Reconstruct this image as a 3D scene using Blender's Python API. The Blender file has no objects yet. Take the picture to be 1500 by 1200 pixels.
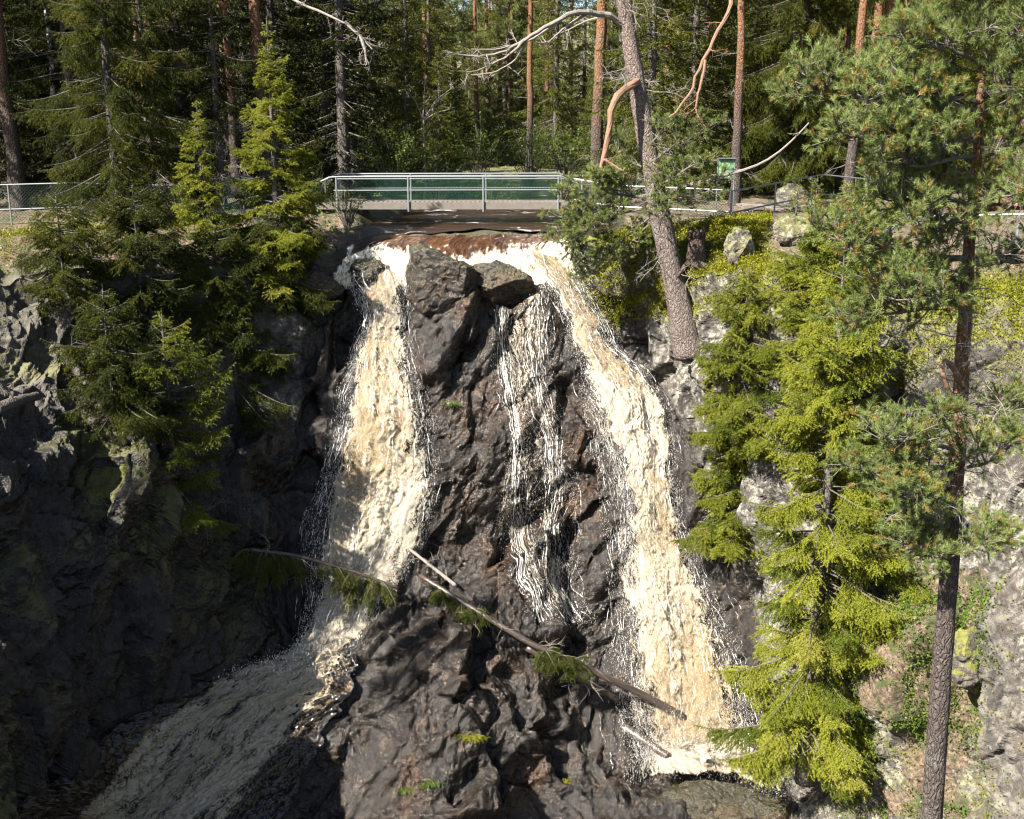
import bpy, math, random
import numpy as np
from mathutils import Vector

SC = bpy.context.scene
COL = SC.collection
F = 1608.0
TH = math.radians(14.0)
CT, ST = math.cos(TH), math.sin(TH)
SUN = np.array([-0.57, -0.46, 0.67]); SUN = SUN / np.linalg.norm(SUN)


# ------------------------------------------------------------------ helpers
def W(px, py, Y):
    """photo pixel + real distance ahead of the camera -> world point"""
    px, py, Y = np.broadcast_arrays(np.asarray(px, float), np.asarray(py, float), np.asarray(Y, float))
    a = (px - 750) / F; b = (600 - py) / F
    y = CT + b * ST; z = -ST + b * CT
    return np.stack([a / y * Y, Y, z / y * Y], -1)


def proj(P):
    P = np.asarray(P, float)
    d = P[..., 1] * CT - P[..., 2] * ST
    u = P[..., 1] * ST + P[..., 2] * CT
    return 750 + F * P[..., 0] / d, 600 - F * u / d


def sstep(a, b, x):
    t = np.clip((x - a) / (b - a), 0, 1)
    return t * t * (3 - 2 * t)


def hsh(ix, iy, iz, seed):
    h = (ix.astype(np.int64) * 374761393 + iy.astype(np.int64) * 668265263 + iz.astype(np.int64) * 2147483647 + seed * 974711) & 0xFFFFFFFF
    h = ((h ^ (h >> 13)) * 1274126177) & 0xFFFFFFFF
    h = ((h ^ (h >> 16)) * 2246822519) & 0xFFFFFFFF
    return (h ^ (h >> 15)) & 0xFFFFFFFF


def h01(ix, iy, iz, seed):
    return (hsh(ix, iy, iz, seed) & 0xFFFFFF).astype(np.float32) / np.float32(0xFFFFFF)


def vnoise(P, seed=0):
    P = np.asarray(P, np.float32)
    i = np.floor(P).astype(np.int64); f = P - i
    f = f * f * (3 - 2 * f)
    r = 0
    for dx in (0, 1):
        wx = f[:, 0] if dx else 1 - f[:, 0]
        for dy in (0, 1):
            wy = f[:, 1] if dy else 1 - f[:, 1]
            for dz in (0, 1):
                wz = f[:, 2] if dz else 1 - f[:, 2]
                r = r + wx * wy * wz * h01(i[:, 0] + dx, i[:, 1] + dy, i[:, 2] + dz, seed)
    return r * 2 - 1


def fbm(P, octv=4, seed=0, gain=0.5):
    P = np.asarray(P, np.float32); a = 1.0; r = 0; s = 0
    for k in range(octv):
        r = r + a * vnoise(P, seed + k * 17); s += a
        P = P * 2.03 + 11.3; a *= gain
    return r / s


def facets(P, seed, tilt):
    """fractured rock: every Voronoi cell is a plane with its own height and tilt, cracks between"""
    P = np.asarray(P, np.float32)
    i0 = np.floor(P).astype(np.int64)
    n = len(P)
    d1 = np.full(n, 9e9, np.float32); d2 = np.full(n, 9e9, np.float32)
    hgt = np.zeros(n, np.float32); hg2 = np.zeros(n, np.float32)
    for dx in (-1, 0, 1):
        for dy in (-1, 0, 1):
            for dz in (-1, 0, 1):
                ix, iy, iz = i0[:, 0] + dx, i0[:, 1] + dy, i0[:, 2] + dz
                h = hsh(ix, iy, iz, seed)
                fx = (h & 1023).astype(np.float32) / 1023; fy = ((h >> 10) & 1023).astype(np.float32) / 1023; fz = ((h >> 20) & 1023).astype(np.float32) / 1023
                ex = P[:, 0] - ix - fx; ey = P[:, 1] - iy - fy; ez = P[:, 2] - iz - fz
                d = ex * ex + ey * ey + ez * ez
                g = hsh(ix, iy, iz, seed + 77)
                gx = (g & 1023).astype(np.float32) / 511.5 - 1; gy = ((g >> 10) & 1023).astype(np.float32) / 511.5 - 1; gz = ((g >> 20) & 1023).astype(np.float32) / 511.5 - 1
                hh = (fx - 0.5) + tilt * (gx * ex + gy * ey + gz * ez)
                m = d < d1
                d2 = np.where(m, d1, np.minimum(d2, d))
                hg2 = np.where(m, hgt, np.where(d <= d2, hh, hg2))
                d1 = np.where(m, d, d1)
                hgt = np.where(m, hh, hgt)
    f21 = np.sqrt(d2) - np.sqrt(d1)
    w2 = 0.5 * (1 - sstep(0, 0.16, f21))
    return hgt * (1 - w2) + hg2 * w2, f21


def polymask(px, py, poly, blur):
    """soft inside mask of a pixel polygon"""
    poly = np.asarray(poly, float)
    best = np.full(px.shape, 9e9); inside = np.zeros(px.shape, bool)
    for k in range(len(poly)):
        ax, ay = poly[k]; bx, by = poly[(k + 1) % len(poly)]
        ex, ey = bx - ax, by - ay
        t = np.clip(((px - ax) * ex + (py - ay) * ey) / (ex * ex + ey * ey), 0, 1)
        d = (px - ax - t * ex) ** 2 + (py - ay - t * ey) ** 2
        best = np.minimum(best, d)
        c = ((ay > py) != (by > py)) & (px < ex * (py - ay) / (ey if ey else 1e-9) + ax)
        inside ^= c
    sd = np.sqrt(best) * np.where(inside, 1, -1)
    return sstep(-blur, blur, sd)


def tag(o, label=None, cat=None, group=None, kind=None):
    if label: o['label'] = label
    if cat: o['category'] = cat
    if group: o['group'] = group
    if kind: o['kind'] = kind
    return o


def link(o, parent=None):
    COL.objects.link(o)
    if parent is not None: o.parent = parent
    return o


def empty(name, loc=(0, 0, 0), rz=0.0):
    o = bpy.data.objects.new(name, None); COL.objects.link(o)
    o.location = tuple(float(v) for v in loc); o.rotation_euler = (0, 0, rz); o.empty_display_size = 0.3
    return o


class MB:
    """collects tubes, boxes, needles ... and links them as ONE mesh object"""
    def __init__(s):
        s.V = []; s.T = []; s.Q = []; s.A = []; s.n = 0; s.mT = []; s.mQ = []

    def add(s, V, T=None, Q=None, var=0.5, mi=0):
        V = np.asarray(V, np.float32).reshape(-1, 3)
        if not len(V): return
        s.V.append(V)
        s.A.append(np.broadcast_to(np.asarray(var, np.float32), (len(V),)))
        if T is not None and len(T):
            s.T.append(np.asarray(T, np.int32).reshape(-1, 3) + s.n); s.mT.append(np.full(len(T), mi, np.int32))
        if Q is not None and len(Q):
            s.Q.append(np.asarray(Q, np.int32).reshape(-1, 4) + s.n); s.mQ.append(np.full(len(Q), mi, np.int32))
        s.n += len(V)

    def tube(s, pts, rad, sides=8, var=0.5, mi=0, rough=0.0, rng=None, cap=True):
        pts = np.asarray(pts, float); n = len(pts)
        rad = np.broadcast_to(np.asarray(rad, float), (n,))
        tg = np.gradient(pts, axis=0); tg /= np.linalg.norm(tg, axis=1, keepdims=True) + 1e-12
        ref = np.array([0.0, 0, 1]) if abs(tg[:, 2]).mean() < 0.8 else np.array([1.0, 0, 0])
        u = np.cross(tg, ref); u /= np.linalg.norm(u, axis=1, keepdims=True) + 1e-12
        v = np.cross(tg, u)
        an = np.arange(sides) * 2 * math.pi / sides
        R = rad[:, None] * np.ones((1, sides))
        if rough and rng is not None: R = R * (1 + rough * rng.uniform(-1, 1, (n, sides)))
        P = pts[:, None] + R[..., None] * (np.cos(an)[None, :, None] * u[:, None] + np.sin(an)[None, :, None] * v[:, None])
        V = P.reshape(-1, 3)
        i = np.arange(n - 1)[:, None] * sides; k = np.arange(sides)[None]; k2 = (k + 1) % sides
        Q = np.stack([i + k, i + sides + k, i + sides + k2, i + k2], -1).reshape(-1, 4)
        var = np.asarray(var, float)
        va = np.repeat(var, sides) if var.ndim else var
        T = None
        if cap:
            V = np.vstack([V, pts[:1], pts[-1:]]); a, b = n * sides, n * sides + 1
            kk = np.arange(sides); kk2 = (kk + 1) % sides; o = (n - 1) * sides
            T = np.vstack([np.stack([np.full(sides, a), kk, kk2], -1), np.stack([np.full(sides, b), o + kk2, o + kk], -1)])
            if var.ndim: va = np.r_[va, var[0], var[-1]]
        s.add(V, T, Q, va, mi)

    def box(s, c, size, rz=0.0, var=0.5, mi=0, bev=0.0):
        x, y, z = np.asarray(size, float) / 2
        b = min(bev, x * .9, y * .9, z * .9)
        if b <= 0:
            V = np.array([[sx * x, sy * y, sz * z] for sx in (-1, 1) for sy in (-1, 1) for sz in (-1, 1)])
            Q = [[0, 1, 3, 2], [4, 6, 7, 5], [0, 4, 5, 1], [2, 3, 7, 6], [0, 2, 6, 4], [1, 5, 7, 3]]
            V = V @ np.array([[math.cos(rz), math.sin(rz), 0], [-math.sin(rz), math.cos(rz), 0], [0, 0, 1]]) + np.asarray(c)
            s.add(V, None, Q, var, mi)
        else:
            ring = [(-x + b, -z), (x - b, -z), (x, -z + b), (x, z - b), (x - b, z), (-x + b, z), (-x, z - b), (-x, -z + b)]
            V = np.array([[p, -y, q] for p, q in ring] + [[p, y, q] for p, q in ring] + [[0, -y, 0], [0, y, 0]])
            Q = [[k, (k + 1) % 8, 8 + (k + 1) % 8, 8 + k] for k in range(8)]
            T = [[16, (k + 1) % 8, k] for k in range(8)] + [[17, 8 + k, 8 + (k + 1) % 8] for k in range(8)]
            V = V @ np.array([[math.cos(rz), math.sin(rz), 0], [-math.sin(rz), math.cos(rz), 0], [0, 0, 1]]) + np.asarray(c)
            s.add(V, T, Q, var, mi)

    def build(s, name, mats, parent=None, smooth=False, origin=None):
        V = np.vstack(s.V); A = np.concatenate(s.A)
        if origin is not None: V = V - np.asarray(origin, np.float32)
        T = np.vstack(s.T) if s.T else np.zeros((0, 3), np.int32)
        Q = np.vstack(s.Q) if s.Q else np.zeros((0, 4), np.int32)
        mi = np.concatenate(s.mT + s.mQ) if (s.mT or s.mQ) else np.zeros(0, np.int32)
        me = mesh(name, V, T, Q, {'var': A}, mats, smooth, mi)
        o = bpy.data.objects.new(name, me)
        if origin is not None: o.location = tuple(float(v) for v in origin)
        return link(o, parent)


def mesh(name, V, T, Q, attrs, mats, smooth=False, mi=None, uv=None):
    me = bpy.data.meshes.new(name)
    nt, nq = len(T), len(Q)
    me.vertices.add(len(V)); me.vertices.foreach_set('co', np.asarray(V, np.float32).ravel())
    me.loops.add(nt * 3 + nq * 4)
    lv = np.concatenate([np.asarray(T, np.int32).ravel(), np.asarray(Q, np.int32).ravel()])
    me.loops.foreach_set('vertex_index', lv)
    me.polygons.add(nt + nq)
    st = np.concatenate([np.arange(nt) * 3, nt * 3 + np.arange(nq) * 4]).astype(np.int32)
    me.polygons.foreach_set('loop_start', st)
    if smooth: me.polygons.foreach_set('use_smooth', np.ones(nt + nq, bool))
    for m in (mats if isinstance(mats, (list, tuple)) else [mats]): me.materials.append(m)
    if mi is not None and len(me.materials) > 1: me.polygons.foreach_set('material_index', mi)
    me.update(calc_edges=True)
    if not smooth: me.polygons.foreach_set('use_smooth', np.zeros(nt + nq, bool))
    for k, a in attrs.items():
        at = me.attributes.new(k, 'FLOAT', 'POINT'); at.data.foreach_set('value', np.asarray(a, np.float32).ravel())
    if uv is not None:
        ul = me.uv_layers.new(name='UVMap'); ul.data.foreach_set('uv', np.asarray(uv, np.float32)[lv].ravel())
    return me


# ------------------------------------------------------------------ materials
def newmat(name):
    m = bpy.data.materials.new(name); m.use_nodes = True; m.node_tree.nodes.clear()
    return m, m.node_tree


def N(nt, t, ins=None, **props):
    n = nt.nodes.new(t)
    for k, v in props.items(): setattr(n, k, v)
    for k, v in (ins or {}).items():
        if isinstance(v, bpy.types.NodeSocket): nt.links.new(v, n.inputs[k])
        else: n.inputs[k].default_value = v
    return n


def c4(c): return (c[0], c[1], c[2], 1.0)


def nz(nt, vec, scale, detail=4, rough=0.55, dist=0.0):
    return N(nt, 'ShaderNodeTexNoise', {'Vector': vec, 'Scale': scale, 'Detail': detail, 'Roughness': rough, 'Distortion': dist}).outputs['Fac']


def ramp(nt, f, stops, interp='LINEAR'):
    r = N(nt, 'ShaderNodeValToRGB', {'Fac': f}); cr = r.color_ramp; cr.interpolation = interp
    while len(cr.elements) < len(stops): cr.elements.new(0.5)
    for e, (p, c) in zip(cr.elements, stops):
        e.position = p; e.color = c4(c) if isinstance(c, tuple) else (c, c, c, 1)
    return r.outputs['Color']


def mx(nt, f, a, b):
    n = N(nt, 'ShaderNodeMix', data_type='RGBA', clamp_factor=True)
    for i, v in ((0, f), (6, a), (7, b)):
        if isinstance(v, bpy.types.NodeSocket): nt.links.new(v, n.inputs[i])
        else: n.inputs[i].default_value = v if i == 0 else c4(v)
    return n.outputs[2]


def ma(nt, op, a, b=0.0, clamp=False):
    n = N(nt, 'ShaderNodeMath', {0: a, 1: b}, operation=op, use_clamp=clamp)
    return n.outputs[0]


def rng01(nt, v, a, b):
    return N(nt, 'ShaderNodeMapRange', {'Value': v, 'From Min': a, 'From Max': b}, interpolation_type='SMOOTHSTEP').outputs['Result']


def attr(nt, name): return N(nt, 'ShaderNodeAttribute', attribute_name=name).outputs['Fac']


def mapped(nt, vec, scale): return N(nt, 'ShaderNodeMapping', {'Vector': vec, 'Scale': scale}).outputs['Vector']


def out(nt, sh): N(nt, 'ShaderNodeOutputMaterial', {'Surface': sh})


def foliage_mat(name, dark, light, odd, trans=0.35):
    m, nt = newmat(name)
    v = attr(nt, 'var')
    oi = N(nt, 'ShaderNodeObjectInfo').outputs['Random']
    col = ramp(nt, v, [(0.0, dark), (0.55, light), (0.86, light), (1.0, odd)])
    col = mx(nt, ma(nt, 'MULTIPLY', oi, 0.45), col, tuple(0.7 * x for x in dark))
    d = N(nt, 'ShaderNodeBsdfDiffuse', {'Color': col})
    tcol = mx(nt, 1.0, col, (1, 1, 1)); 
    g = N(nt, 'ShaderNodeBsdfGlossy', {'Color': (0.9, 0.95, 0.9, 1), 'Roughness': 0.45})
    t = N(nt, 'ShaderNodeBsdfTranslucent', {'Color': mx(nt, 0.25, col, (0.22, 0.20, 0.01))})
    s = N(nt, 'ShaderNodeMixShader', {0: trans, 1: d.outputs[0], 2: t.outputs[0]})
    s = N(nt, 'ShaderNodeMixShader', {0: 0.012, 1: s.outputs[0], 2: g.outputs[0]})
    out(nt, s.outputs[0]); return m


def bark_mat(name, low, high, crack, scale=9.0, bump=0.5):
    m, nt = newmat(name)
    co = N(nt, 'ShaderNodeTexCoord').outputs['Object']
    dn = N(nt, 'ShaderNodeTexNoise', {'Vector': co, 'Scale': 6.0, 'Detail': 4}).outputs['Color']
    wv = N(nt, 'ShaderNodeVectorMath', {0: dn, 'Scale': 0.16}, operation='SCALE').outputs[0]
    mp = mapped(nt, N(nt, 'ShaderNodeVectorMath', {0: co, 1: wv}, operation='ADD').outputs[0], (1, 1, 0.32))
    vo = N(nt, 'ShaderNodeTexVoronoi', {'Vector': mp, 'Scale': scale, 'Randomness': 1.0}, feature='DISTANCE_TO_EDGE').outputs['Distance']
    n1 = nz(nt, mp, scale * 2.2, 5, 0.65)
    n2 = nz(nt, co, 1.3, 3)
    base = mx(nt, attr(nt, 'var'), low, high)
    base = mx(nt, rng01(nt, n1, 0.35, 0.75), base, tuple(x * 1.7 + 0.02 for x in low))
    base = mx(nt, ma(nt, 'MULTIPLY', rng01(nt, n2, 0.55, 0.75), 0.5), base, (0.15, 0.15, 0.13))
    base = mx(nt, ma(nt, 'MULTIPLY', rng01(nt, vo, 0.09, 0.0), 0.75), base, crack)
    h = ma(nt, 'ADD', ma(nt, 'MULTIPLY', rng01(nt, vo, 0.0, 0.25), 1.0), ma(nt, 'MULTIPLY', n1, 0.7))
    b = N(nt, 'ShaderNodeBump', {'Height': h, 'Strength': bump, 'Distance': 0.05})
    p = N(nt, 'ShaderNodeBsdfPrincipled', {'Base Color': base, 'Roughness': 0.92, 'Normal': b.outputs[0], 'Specular IOR Level': 0.2})
    out(nt, p.outputs[0]); return m


def plain(name, col, rough=0.5, metal=0.0, nscale=20.0, vary=0.25, bump=0.0):
    m, nt = newmat(name)
    co = N(nt, 'ShaderNodeTexCoord').outputs['Object']
    n = nz(nt, co, nscale, 4, 0.6)
    c = mx(nt, n, tuple(x * (1 - vary) for x in col), tuple(min(1, x * (1 + vary)) for x in col))
    p = N(nt, 'ShaderNodeBsdfPrincipled', {'Base Color': c, 'Roughness': rough, 'Metallic': metal})
    if bump:
        b = N(nt, 'ShaderNodeBump', {'Height': n, 'Strength': bump, 'Distance': 0.03}); nt.links.new(b.outputs[0], p.inputs['Normal'])
    out(nt, p.outputs[0]); return m


def rock_mat():
    m, nt = newmat('cliff_rock')
    co = N(nt, 'ShaderNodeTexCoord').outputs['Object']
    geo = N(nt, 'ShaderNodeNewGeometry').outputs['Normal']
    upz = N(nt, 'ShaderNodeSeparateXYZ', {0: geo}).outputs['Z']
    wet, moss, lich, lit, orange = [attr(nt, k) for k in ('wet', 'moss', 'lichen', 'litter', 'rust')]
    nA = nz(nt, co, 0.55, 5, 0.6); nB = nz(nt, co, 2.6, 6, 0.65); nC = nz(nt, co, 11.0, 5, 0.7); nD = nz(nt, co, 34.0, 3, 0.6)
    # dry rock
    dry = ramp(nt, nB, [(0.25, (0.022, 0.020, 0.019)), (0.5, (0.062, 0.054, 0.046)), (0.72, (0.135, 0.120, 0.102))])
    dry = mx(nt, rng01(nt, nC, 0.45, 0.7), dry, (0.055, 0.047, 0.042))
    dry = mx(nt, ma(nt, 'MULTIPLY', rng01(nt, nA, 0.52, 0.7), 0.5), dry, (0.115, 0.078, 0.058))
    vl = N(nt, 'ShaderNodeTexVoronoi', {'Vector': co, 'Scale': 5.5, 'Randomness': 1.0}).outputs['Distance']
    lm = ma(nt, 'MULTIPLY', lich, rng01(nt, ma(nt, 'ADD', ma(nt, 'MULTIPLY', nC, 0.75), ma(nt, 'SUBTRACT', ma(nt, 'MULTIPLY', nB, 0.7), ma(nt, 'MULTIPLY', vl, 0.25))), 0.56, 0.72))
    dry = mx(nt, lm, dry, mx(nt, nD, (0.15, 0.143, 0.12), (0.28, 0.265, 0.228)))
    # wet rock
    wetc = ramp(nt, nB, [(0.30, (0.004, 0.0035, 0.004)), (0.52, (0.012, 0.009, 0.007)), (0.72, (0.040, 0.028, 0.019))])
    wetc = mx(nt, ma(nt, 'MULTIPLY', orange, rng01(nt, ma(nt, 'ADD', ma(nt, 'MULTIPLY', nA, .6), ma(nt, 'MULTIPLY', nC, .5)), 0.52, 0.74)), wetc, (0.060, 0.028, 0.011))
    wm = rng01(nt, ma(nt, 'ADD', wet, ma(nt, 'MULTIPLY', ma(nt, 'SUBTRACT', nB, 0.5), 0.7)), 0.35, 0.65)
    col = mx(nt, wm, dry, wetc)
    # moss, litter
    mm = ma(nt, 'MULTIPLY', moss, rng01(nt, ma(nt, 'ADD', ma(nt, 'MULTIPLY', upz, 0.55), ma(nt, 'MULTIPLY', nB, 0.9)), 0.50, 0.72), True)
    mossc = ramp(nt, nC, [(0.3, (0.035, 0.045, 0.008)), (0.5, (0.11, 0.115, 0.014)), (0.7, (0.20, 0.165, 0.02))])
    col = mx(nt, mm, col, mossc)
    litc = ramp(nt, nC, [(0.3, (0.025, 0.018, 0.012)), (0.5, (0.10, 0.068, 0.043)), (0.68, (0.21, 0.16, 0.115))])
    litc = mx(nt, rng01(nt, nB, 0.47, 0.62), litc, (0.040, 0.052, 0.012))
    col = mx(nt, rng01(nt, ma(nt, 'ADD', lit, ma(nt, 'MULTIPLY', ma(nt, 'SUBTRACT', nB, 0.5), 0.6)), 0.4, 0.6), col, litc)
    rw = ramp(nt, nC, [(0.3, 0.08), (0.65, 0.28)])
    dryr = ma(nt, 'MAXIMUM', ma(nt, 'SUBTRACT', 1.0, wm), ma(nt, 'MAXIMUM', mm, lit))
    rough = N(nt, 'ShaderNodeMix', {0: dryr, 2: rw, 3: 0.9}).outputs[0]
    h = ma(nt, 'ADD', ma(nt, 'MULTIPLY', nB, 1.0), ma(nt, 'ADD', ma(nt, 'MULTIPLY', nC, 0.5), ma(nt, 'MULTIPLY', nD, 0.34)))
    b = N(nt, 'ShaderNodeBump', {'Height': h, 'Strength': 0.9, 'Distance': 0.10})
    p = N(nt, 'ShaderNodeBsdfPrincipled', {'Base Color': col, 'Roughness': rough, 'Normal': b.outputs[0], 'Specular IOR Level': 0.55})
    out(nt, p.outputs[0]); return m


def foam_mat(name, cover, strand=1.0, tan=0.5, dark=False, strings=False):
    """white water: noise stretched along the flow decides where foam is and where rock (or dark water) shows"""
    m, nt = newmat(name)
    uv = N(nt, 'ShaderNodeUVMap', uv_map='UVMap').outputs[0]
    edge, foam = attr(nt, 'edge'), attr(nt, 'foam')
    sA = mapped(nt, uv, (1.8, 0.7 / strand, 1)); sB = mapped(nt, uv, (6.5, 3.0 / strand, 1)); sC = mapped(nt, uv, (30.0, 19.0 / strand, 1)); sD = mapped(nt, uv, (75.0, 50.0, 1))
    a = nz(nt, sA, 1.0, 4, 0.6, 0.8); b = nz(nt, sB, 1.0, 5, 0.7, 1.2); c = nz(nt, sC, 1.0, 4, 0.75, 1.0); d = nz(nt, sD, 1.0, 2, 0.6)
    if strings:
        def ridge(sx, sy, off):
            n = nz(nt, N(nt, 'ShaderNodeMapping', {'Vector': uv, 'Scale': (sx, sy, 1), 'Location': (off, off, 0)}).outputs[0], 1.0, 3, 0.55, 0.7)
            return ma(nt, 'SUBTRACT', 1.0, ma(nt, 'ABSOLUTE', ma(nt, 'MULTIPLY', ma(nt, 'SUBTRACT', n, 0.5), 12.0)))
        r = ma(nt, 'MAXIMUM', ridge(4.0, 0.30, 0.0), ma(nt, 'MAXIMUM', ridge(8.0, 0.55, 7.3), ridge(2.5, 0.25, 3.1)))
        f = ma(nt, 'ADD', ma(nt, 'ADD', ma(nt, 'MULTIPLY', r, 0.5), ma(nt, 'MULTIPLY', ma(nt, 'SUBTRACT', c, 0.5), 1.3)), ma(nt, 'ADD', ma(nt, 'MULTIPLY', ma(nt, 'SUBTRACT', a, 0.5), 0.9), ma(nt, 'MULTIPLY', ma(nt, 'SUBTRACT', edge, 1.0), 0.42)))
        fac = rng01(nt, ma(nt, 'ADD', f, cover), 0.50, 0.60)
    else:
        mix = ma(nt, 'ADD', ma(nt, 'MULTIPLY', a, 0.35), ma(nt, 'ADD', ma(nt, 'MULTIPLY', b, 0.40), ma(nt, 'MULTIPLY', c, 0.35)))
        lvl = ma(nt, 'ADD', ma(nt, 'MULTIPLY', edge, 0.70), ma(nt, 'MULTIPLY', foam, 0.5))
        f = ma(nt, 'ADD', ma(nt, 'MULTIPLY', ma(nt, 'SUBTRACT', mix, 0.55), 1.9), ma(nt, 'SUBTRACT', lvl, 0.5 - cover))
        fac = rng01(nt, f, 0.50, 0.60)
    tint = rng01(nt, ma(nt, 'ADD', ma(nt, 'ADD', ma(nt, 'MULTIPLY', ma(nt, 'SUBTRACT', foam, 0.5), 0.45), ma(nt, 'MULTIPLY', b, 0.35)), ma(nt, 'ADD', ma(nt, 'MULTIPLY', a, 0.35), ma(nt, 'MULTIPLY', c, 0.3))), 0.40, 0.58)
    col = mx(nt, ma(nt, 'MULTIPLY', ma(nt, 'SUBTRACT', 1.0, tint), tan), ((0.66, 0.57, 0.43) if dark else (0.48, 0.43, 0.34)), (0.23, 0.16, 0.072))
    col = mx(nt, ma(nt, 'MULTIPLY', rng01(nt, c, 0.44, 0.32), 0.6), col, (0.28, 0.20, 0.10))
    col = mx(nt, ma(nt, 'MULTIPLY', rng01(nt, d, 0.48, 0.36), 0.35), col, (0.32, 0.25, 0.15))
    h = ma(nt, 'ADD', ma(nt, 'MULTIPLY', b, 0.5), ma(nt, 'ADD', ma(nt, 'MULTIPLY', c, 0.8), ma(nt, 'MULTIPLY', d, 0.5)))
    bp = N(nt, 'ShaderNodeBump', {'Height': h, 'Strength': 0.9, 'Distance': 0.07})
    p = N(nt, 'ShaderNodeBsdfPrincipled', {'Base Color': col, 'Roughness': 0.55, 'Normal': bp.outputs[0], 'Specular IOR Level': 0.3})
    tr = N(nt, 'ShaderNodeBsdfTranslucent', {'Color': col})
    s = N(nt, 'ShaderNodeMixShader', {0: 0.22, 1: p.outputs[0], 2: tr.outputs[0]})
    if dark:
        b2 = N(nt, 'ShaderNodeBump', {'Height': b, 'Strength': 0.5, 'Distance': 0.08})
        w = N(nt, 'ShaderNodeBsdfPrincipled', {'Base Color': (0.014, 0.011, 0.010, 1), 'Roughness': 0.08, 'Normal': b2.outputs[0]})
        vv = N(nt, 'ShaderNodeTexVoronoi', {'Vector': N(nt, 'ShaderNodeVectorMath', {0: mapped(nt, uv, (2.6, 1.7, 1)), 1: N(nt, 'ShaderNodeTexNoise', {'Vector': sB, 'Scale': 1.0, 'Detail': 3}).outputs['Color']}, operation='ADD').outputs[0], 'Scale': 1.0}, feature='DISTANCE_TO_EDGE').outputs['Distance']
        lines = ma(nt, 'MULTIPLY', rng01(nt, vv, 0.07, 0.0), ma(nt, 'MULTIPLY', rng01(nt, ma(nt, 'ADD', a, ma(nt, 'MULTIPLY', foam, 0.25)), 0.45, 0.6), 0.8))
        fac = ma(nt, 'MAXIMUM', fac, lines)
    else:
        w = N(nt, 'ShaderNodeBsdfTransparent')
    s = N(nt, 'ShaderNodeMixShader', {0: fac, 1: w.outputs[0], 2: s.outputs[0]})
    out(nt, s.outputs[0]); return m


def lip_mat():
    m, nt = newmat('shallow_brown_water')
    uv = N(nt, 'ShaderNodeUVMap', uv_map='UVMap').outputs[0]
    foam = attr(nt, 'foam'); edge = attr(nt, 'edge')
    b = nz(nt, mapped(nt, uv, (3.0, 1.6, 1)), 1.0, 5, 0.65, 0.8); c = nz(nt, mapped(nt, uv, (12.0, 6.0, 1)), 1.0, 4, 0.7, 0.5)
    mix = ma(nt, 'ADD', ma(nt, 'MULTIPLY', b, 0.6), ma(nt, 'MULTIPLY', c, 0.4))
    fac = rng01(nt, ma(nt, 'ADD', mix, ma(nt, 'SUBTRACT', foam, 0.5)), 0.50, 0.64)
    brown = ramp(nt, b, [(0.3, (0.012, 0.006, 0.004)), (0.5, (0.045, 0.020, 0.008)), (0.7, (0.105, 0.052, 0.020))])
    bp = N(nt, 'ShaderNodeBump', {'Height': mix, 'Strength': 0.8, 'Distance': 0.12})
    w = N(nt, 'ShaderNodeBsdfPrincipled', {'Base Color': brown, 'Roughness': 0.10, 'Normal': bp.outputs[0]})
    col = mx(nt, rng01(nt, c, 0.6, 0.4), (0.85, 0.80, 0.70), (0.40, 0.29, 0.15))
    p = N(nt, 'ShaderNodeBsdfPrincipled', {'Base Color': col, 'Roughness': 0.45, 'Normal': bp.outputs[0]})
    s = N(nt, 'ShaderNodeMixShader', {0: fac, 1: w.outputs[0], 2: p.outputs[0]})
    tr = N(nt, 'ShaderNodeBsdfTransparent')
    al = rng01(nt, ma(nt, 'ADD', ma(nt, 'MULTIPLY', edge, 1.0), ma(nt, 'MULTIPLY', ma(nt, 'SUBTRACT', mix, 0.5), 1.2)), 0.08, 0.2)
    s = N(nt, 'ShaderNodeMixShader', {0: al, 1: tr.outputs[0], 2: s.outputs[0]})
    out(nt, s.outputs[0]); return m


M = {}
M['rock'] = rock_mat()
M['foam'] = foam_mat('white_water', 0.46, 1.2, 0.85)
M['foam_top'] = foam_mat('white_water_crest', 0.10, 1.3, 0.2)
M['veil'] = foam_mat('thin_water_veil', 0.03, 1.6, 0.2, strings=True)
M['cascade'] = foam_mat('cascade_water', 0.12, 1.2, 1.0, dark=True)
M['lip'] = lip_mat()
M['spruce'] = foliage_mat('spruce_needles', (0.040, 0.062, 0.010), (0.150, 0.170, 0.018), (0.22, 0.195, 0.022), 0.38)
M['spruce_mid'] = foliage_mat('shaded_spruce_needles', (0.014, 0.023, 0.004), (0.054, 0.064, 0.008), (0.11, 0.095, 0.015), 0.32)  # darker copy of the spruce needles, shade put into the colour
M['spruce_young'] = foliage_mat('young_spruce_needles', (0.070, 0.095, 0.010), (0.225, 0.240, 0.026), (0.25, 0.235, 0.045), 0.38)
M['spruce_dark'] = foliage_mat('shaded_forest_spruce_needles', (0.007, 0.012, 0.003), (0.026, 0.033, 0.006), (0.06, 0.052, 0.013), 0.25)  # darkest copy, shade of the left forest put into the needle colour
M['spruce_far'] = foliage_mat('sunny_forest_spruce_needles', (0.028, 0.038, 0.006), (0.11, 0.122, 0.016), (0.16, 0.135, 0.025), 0.38)  # lighter forest copy, sunlight put into the needle colour
M['pine'] = foliage_mat('pine_needles', (0.070, 0.105, 0.032), (0.205, 0.250, 0.078), (0.28, 0.16, 0.045), 0.38)
M['leaf'] = foliage_mat('broad_leaves', (0.03, 0.055, 0.009), (0.085, 0.13, 0.018), (0.13, 0.15, 0.025), 0.4)
M['dead_needle'] = foliage_mat('withered_needles', (0.030, 0.040, 0.010), (0.085, 0.095, 0.016), (0.16, 0.10, 0.03), 0.3)
M['mossleaf'] = foliage_mat('moss_and_heather', (0.060, 0.066, 0.006), (0.20, 0.20, 0.012), (0.28, 0.21, 0.015), 0.3)
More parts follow.
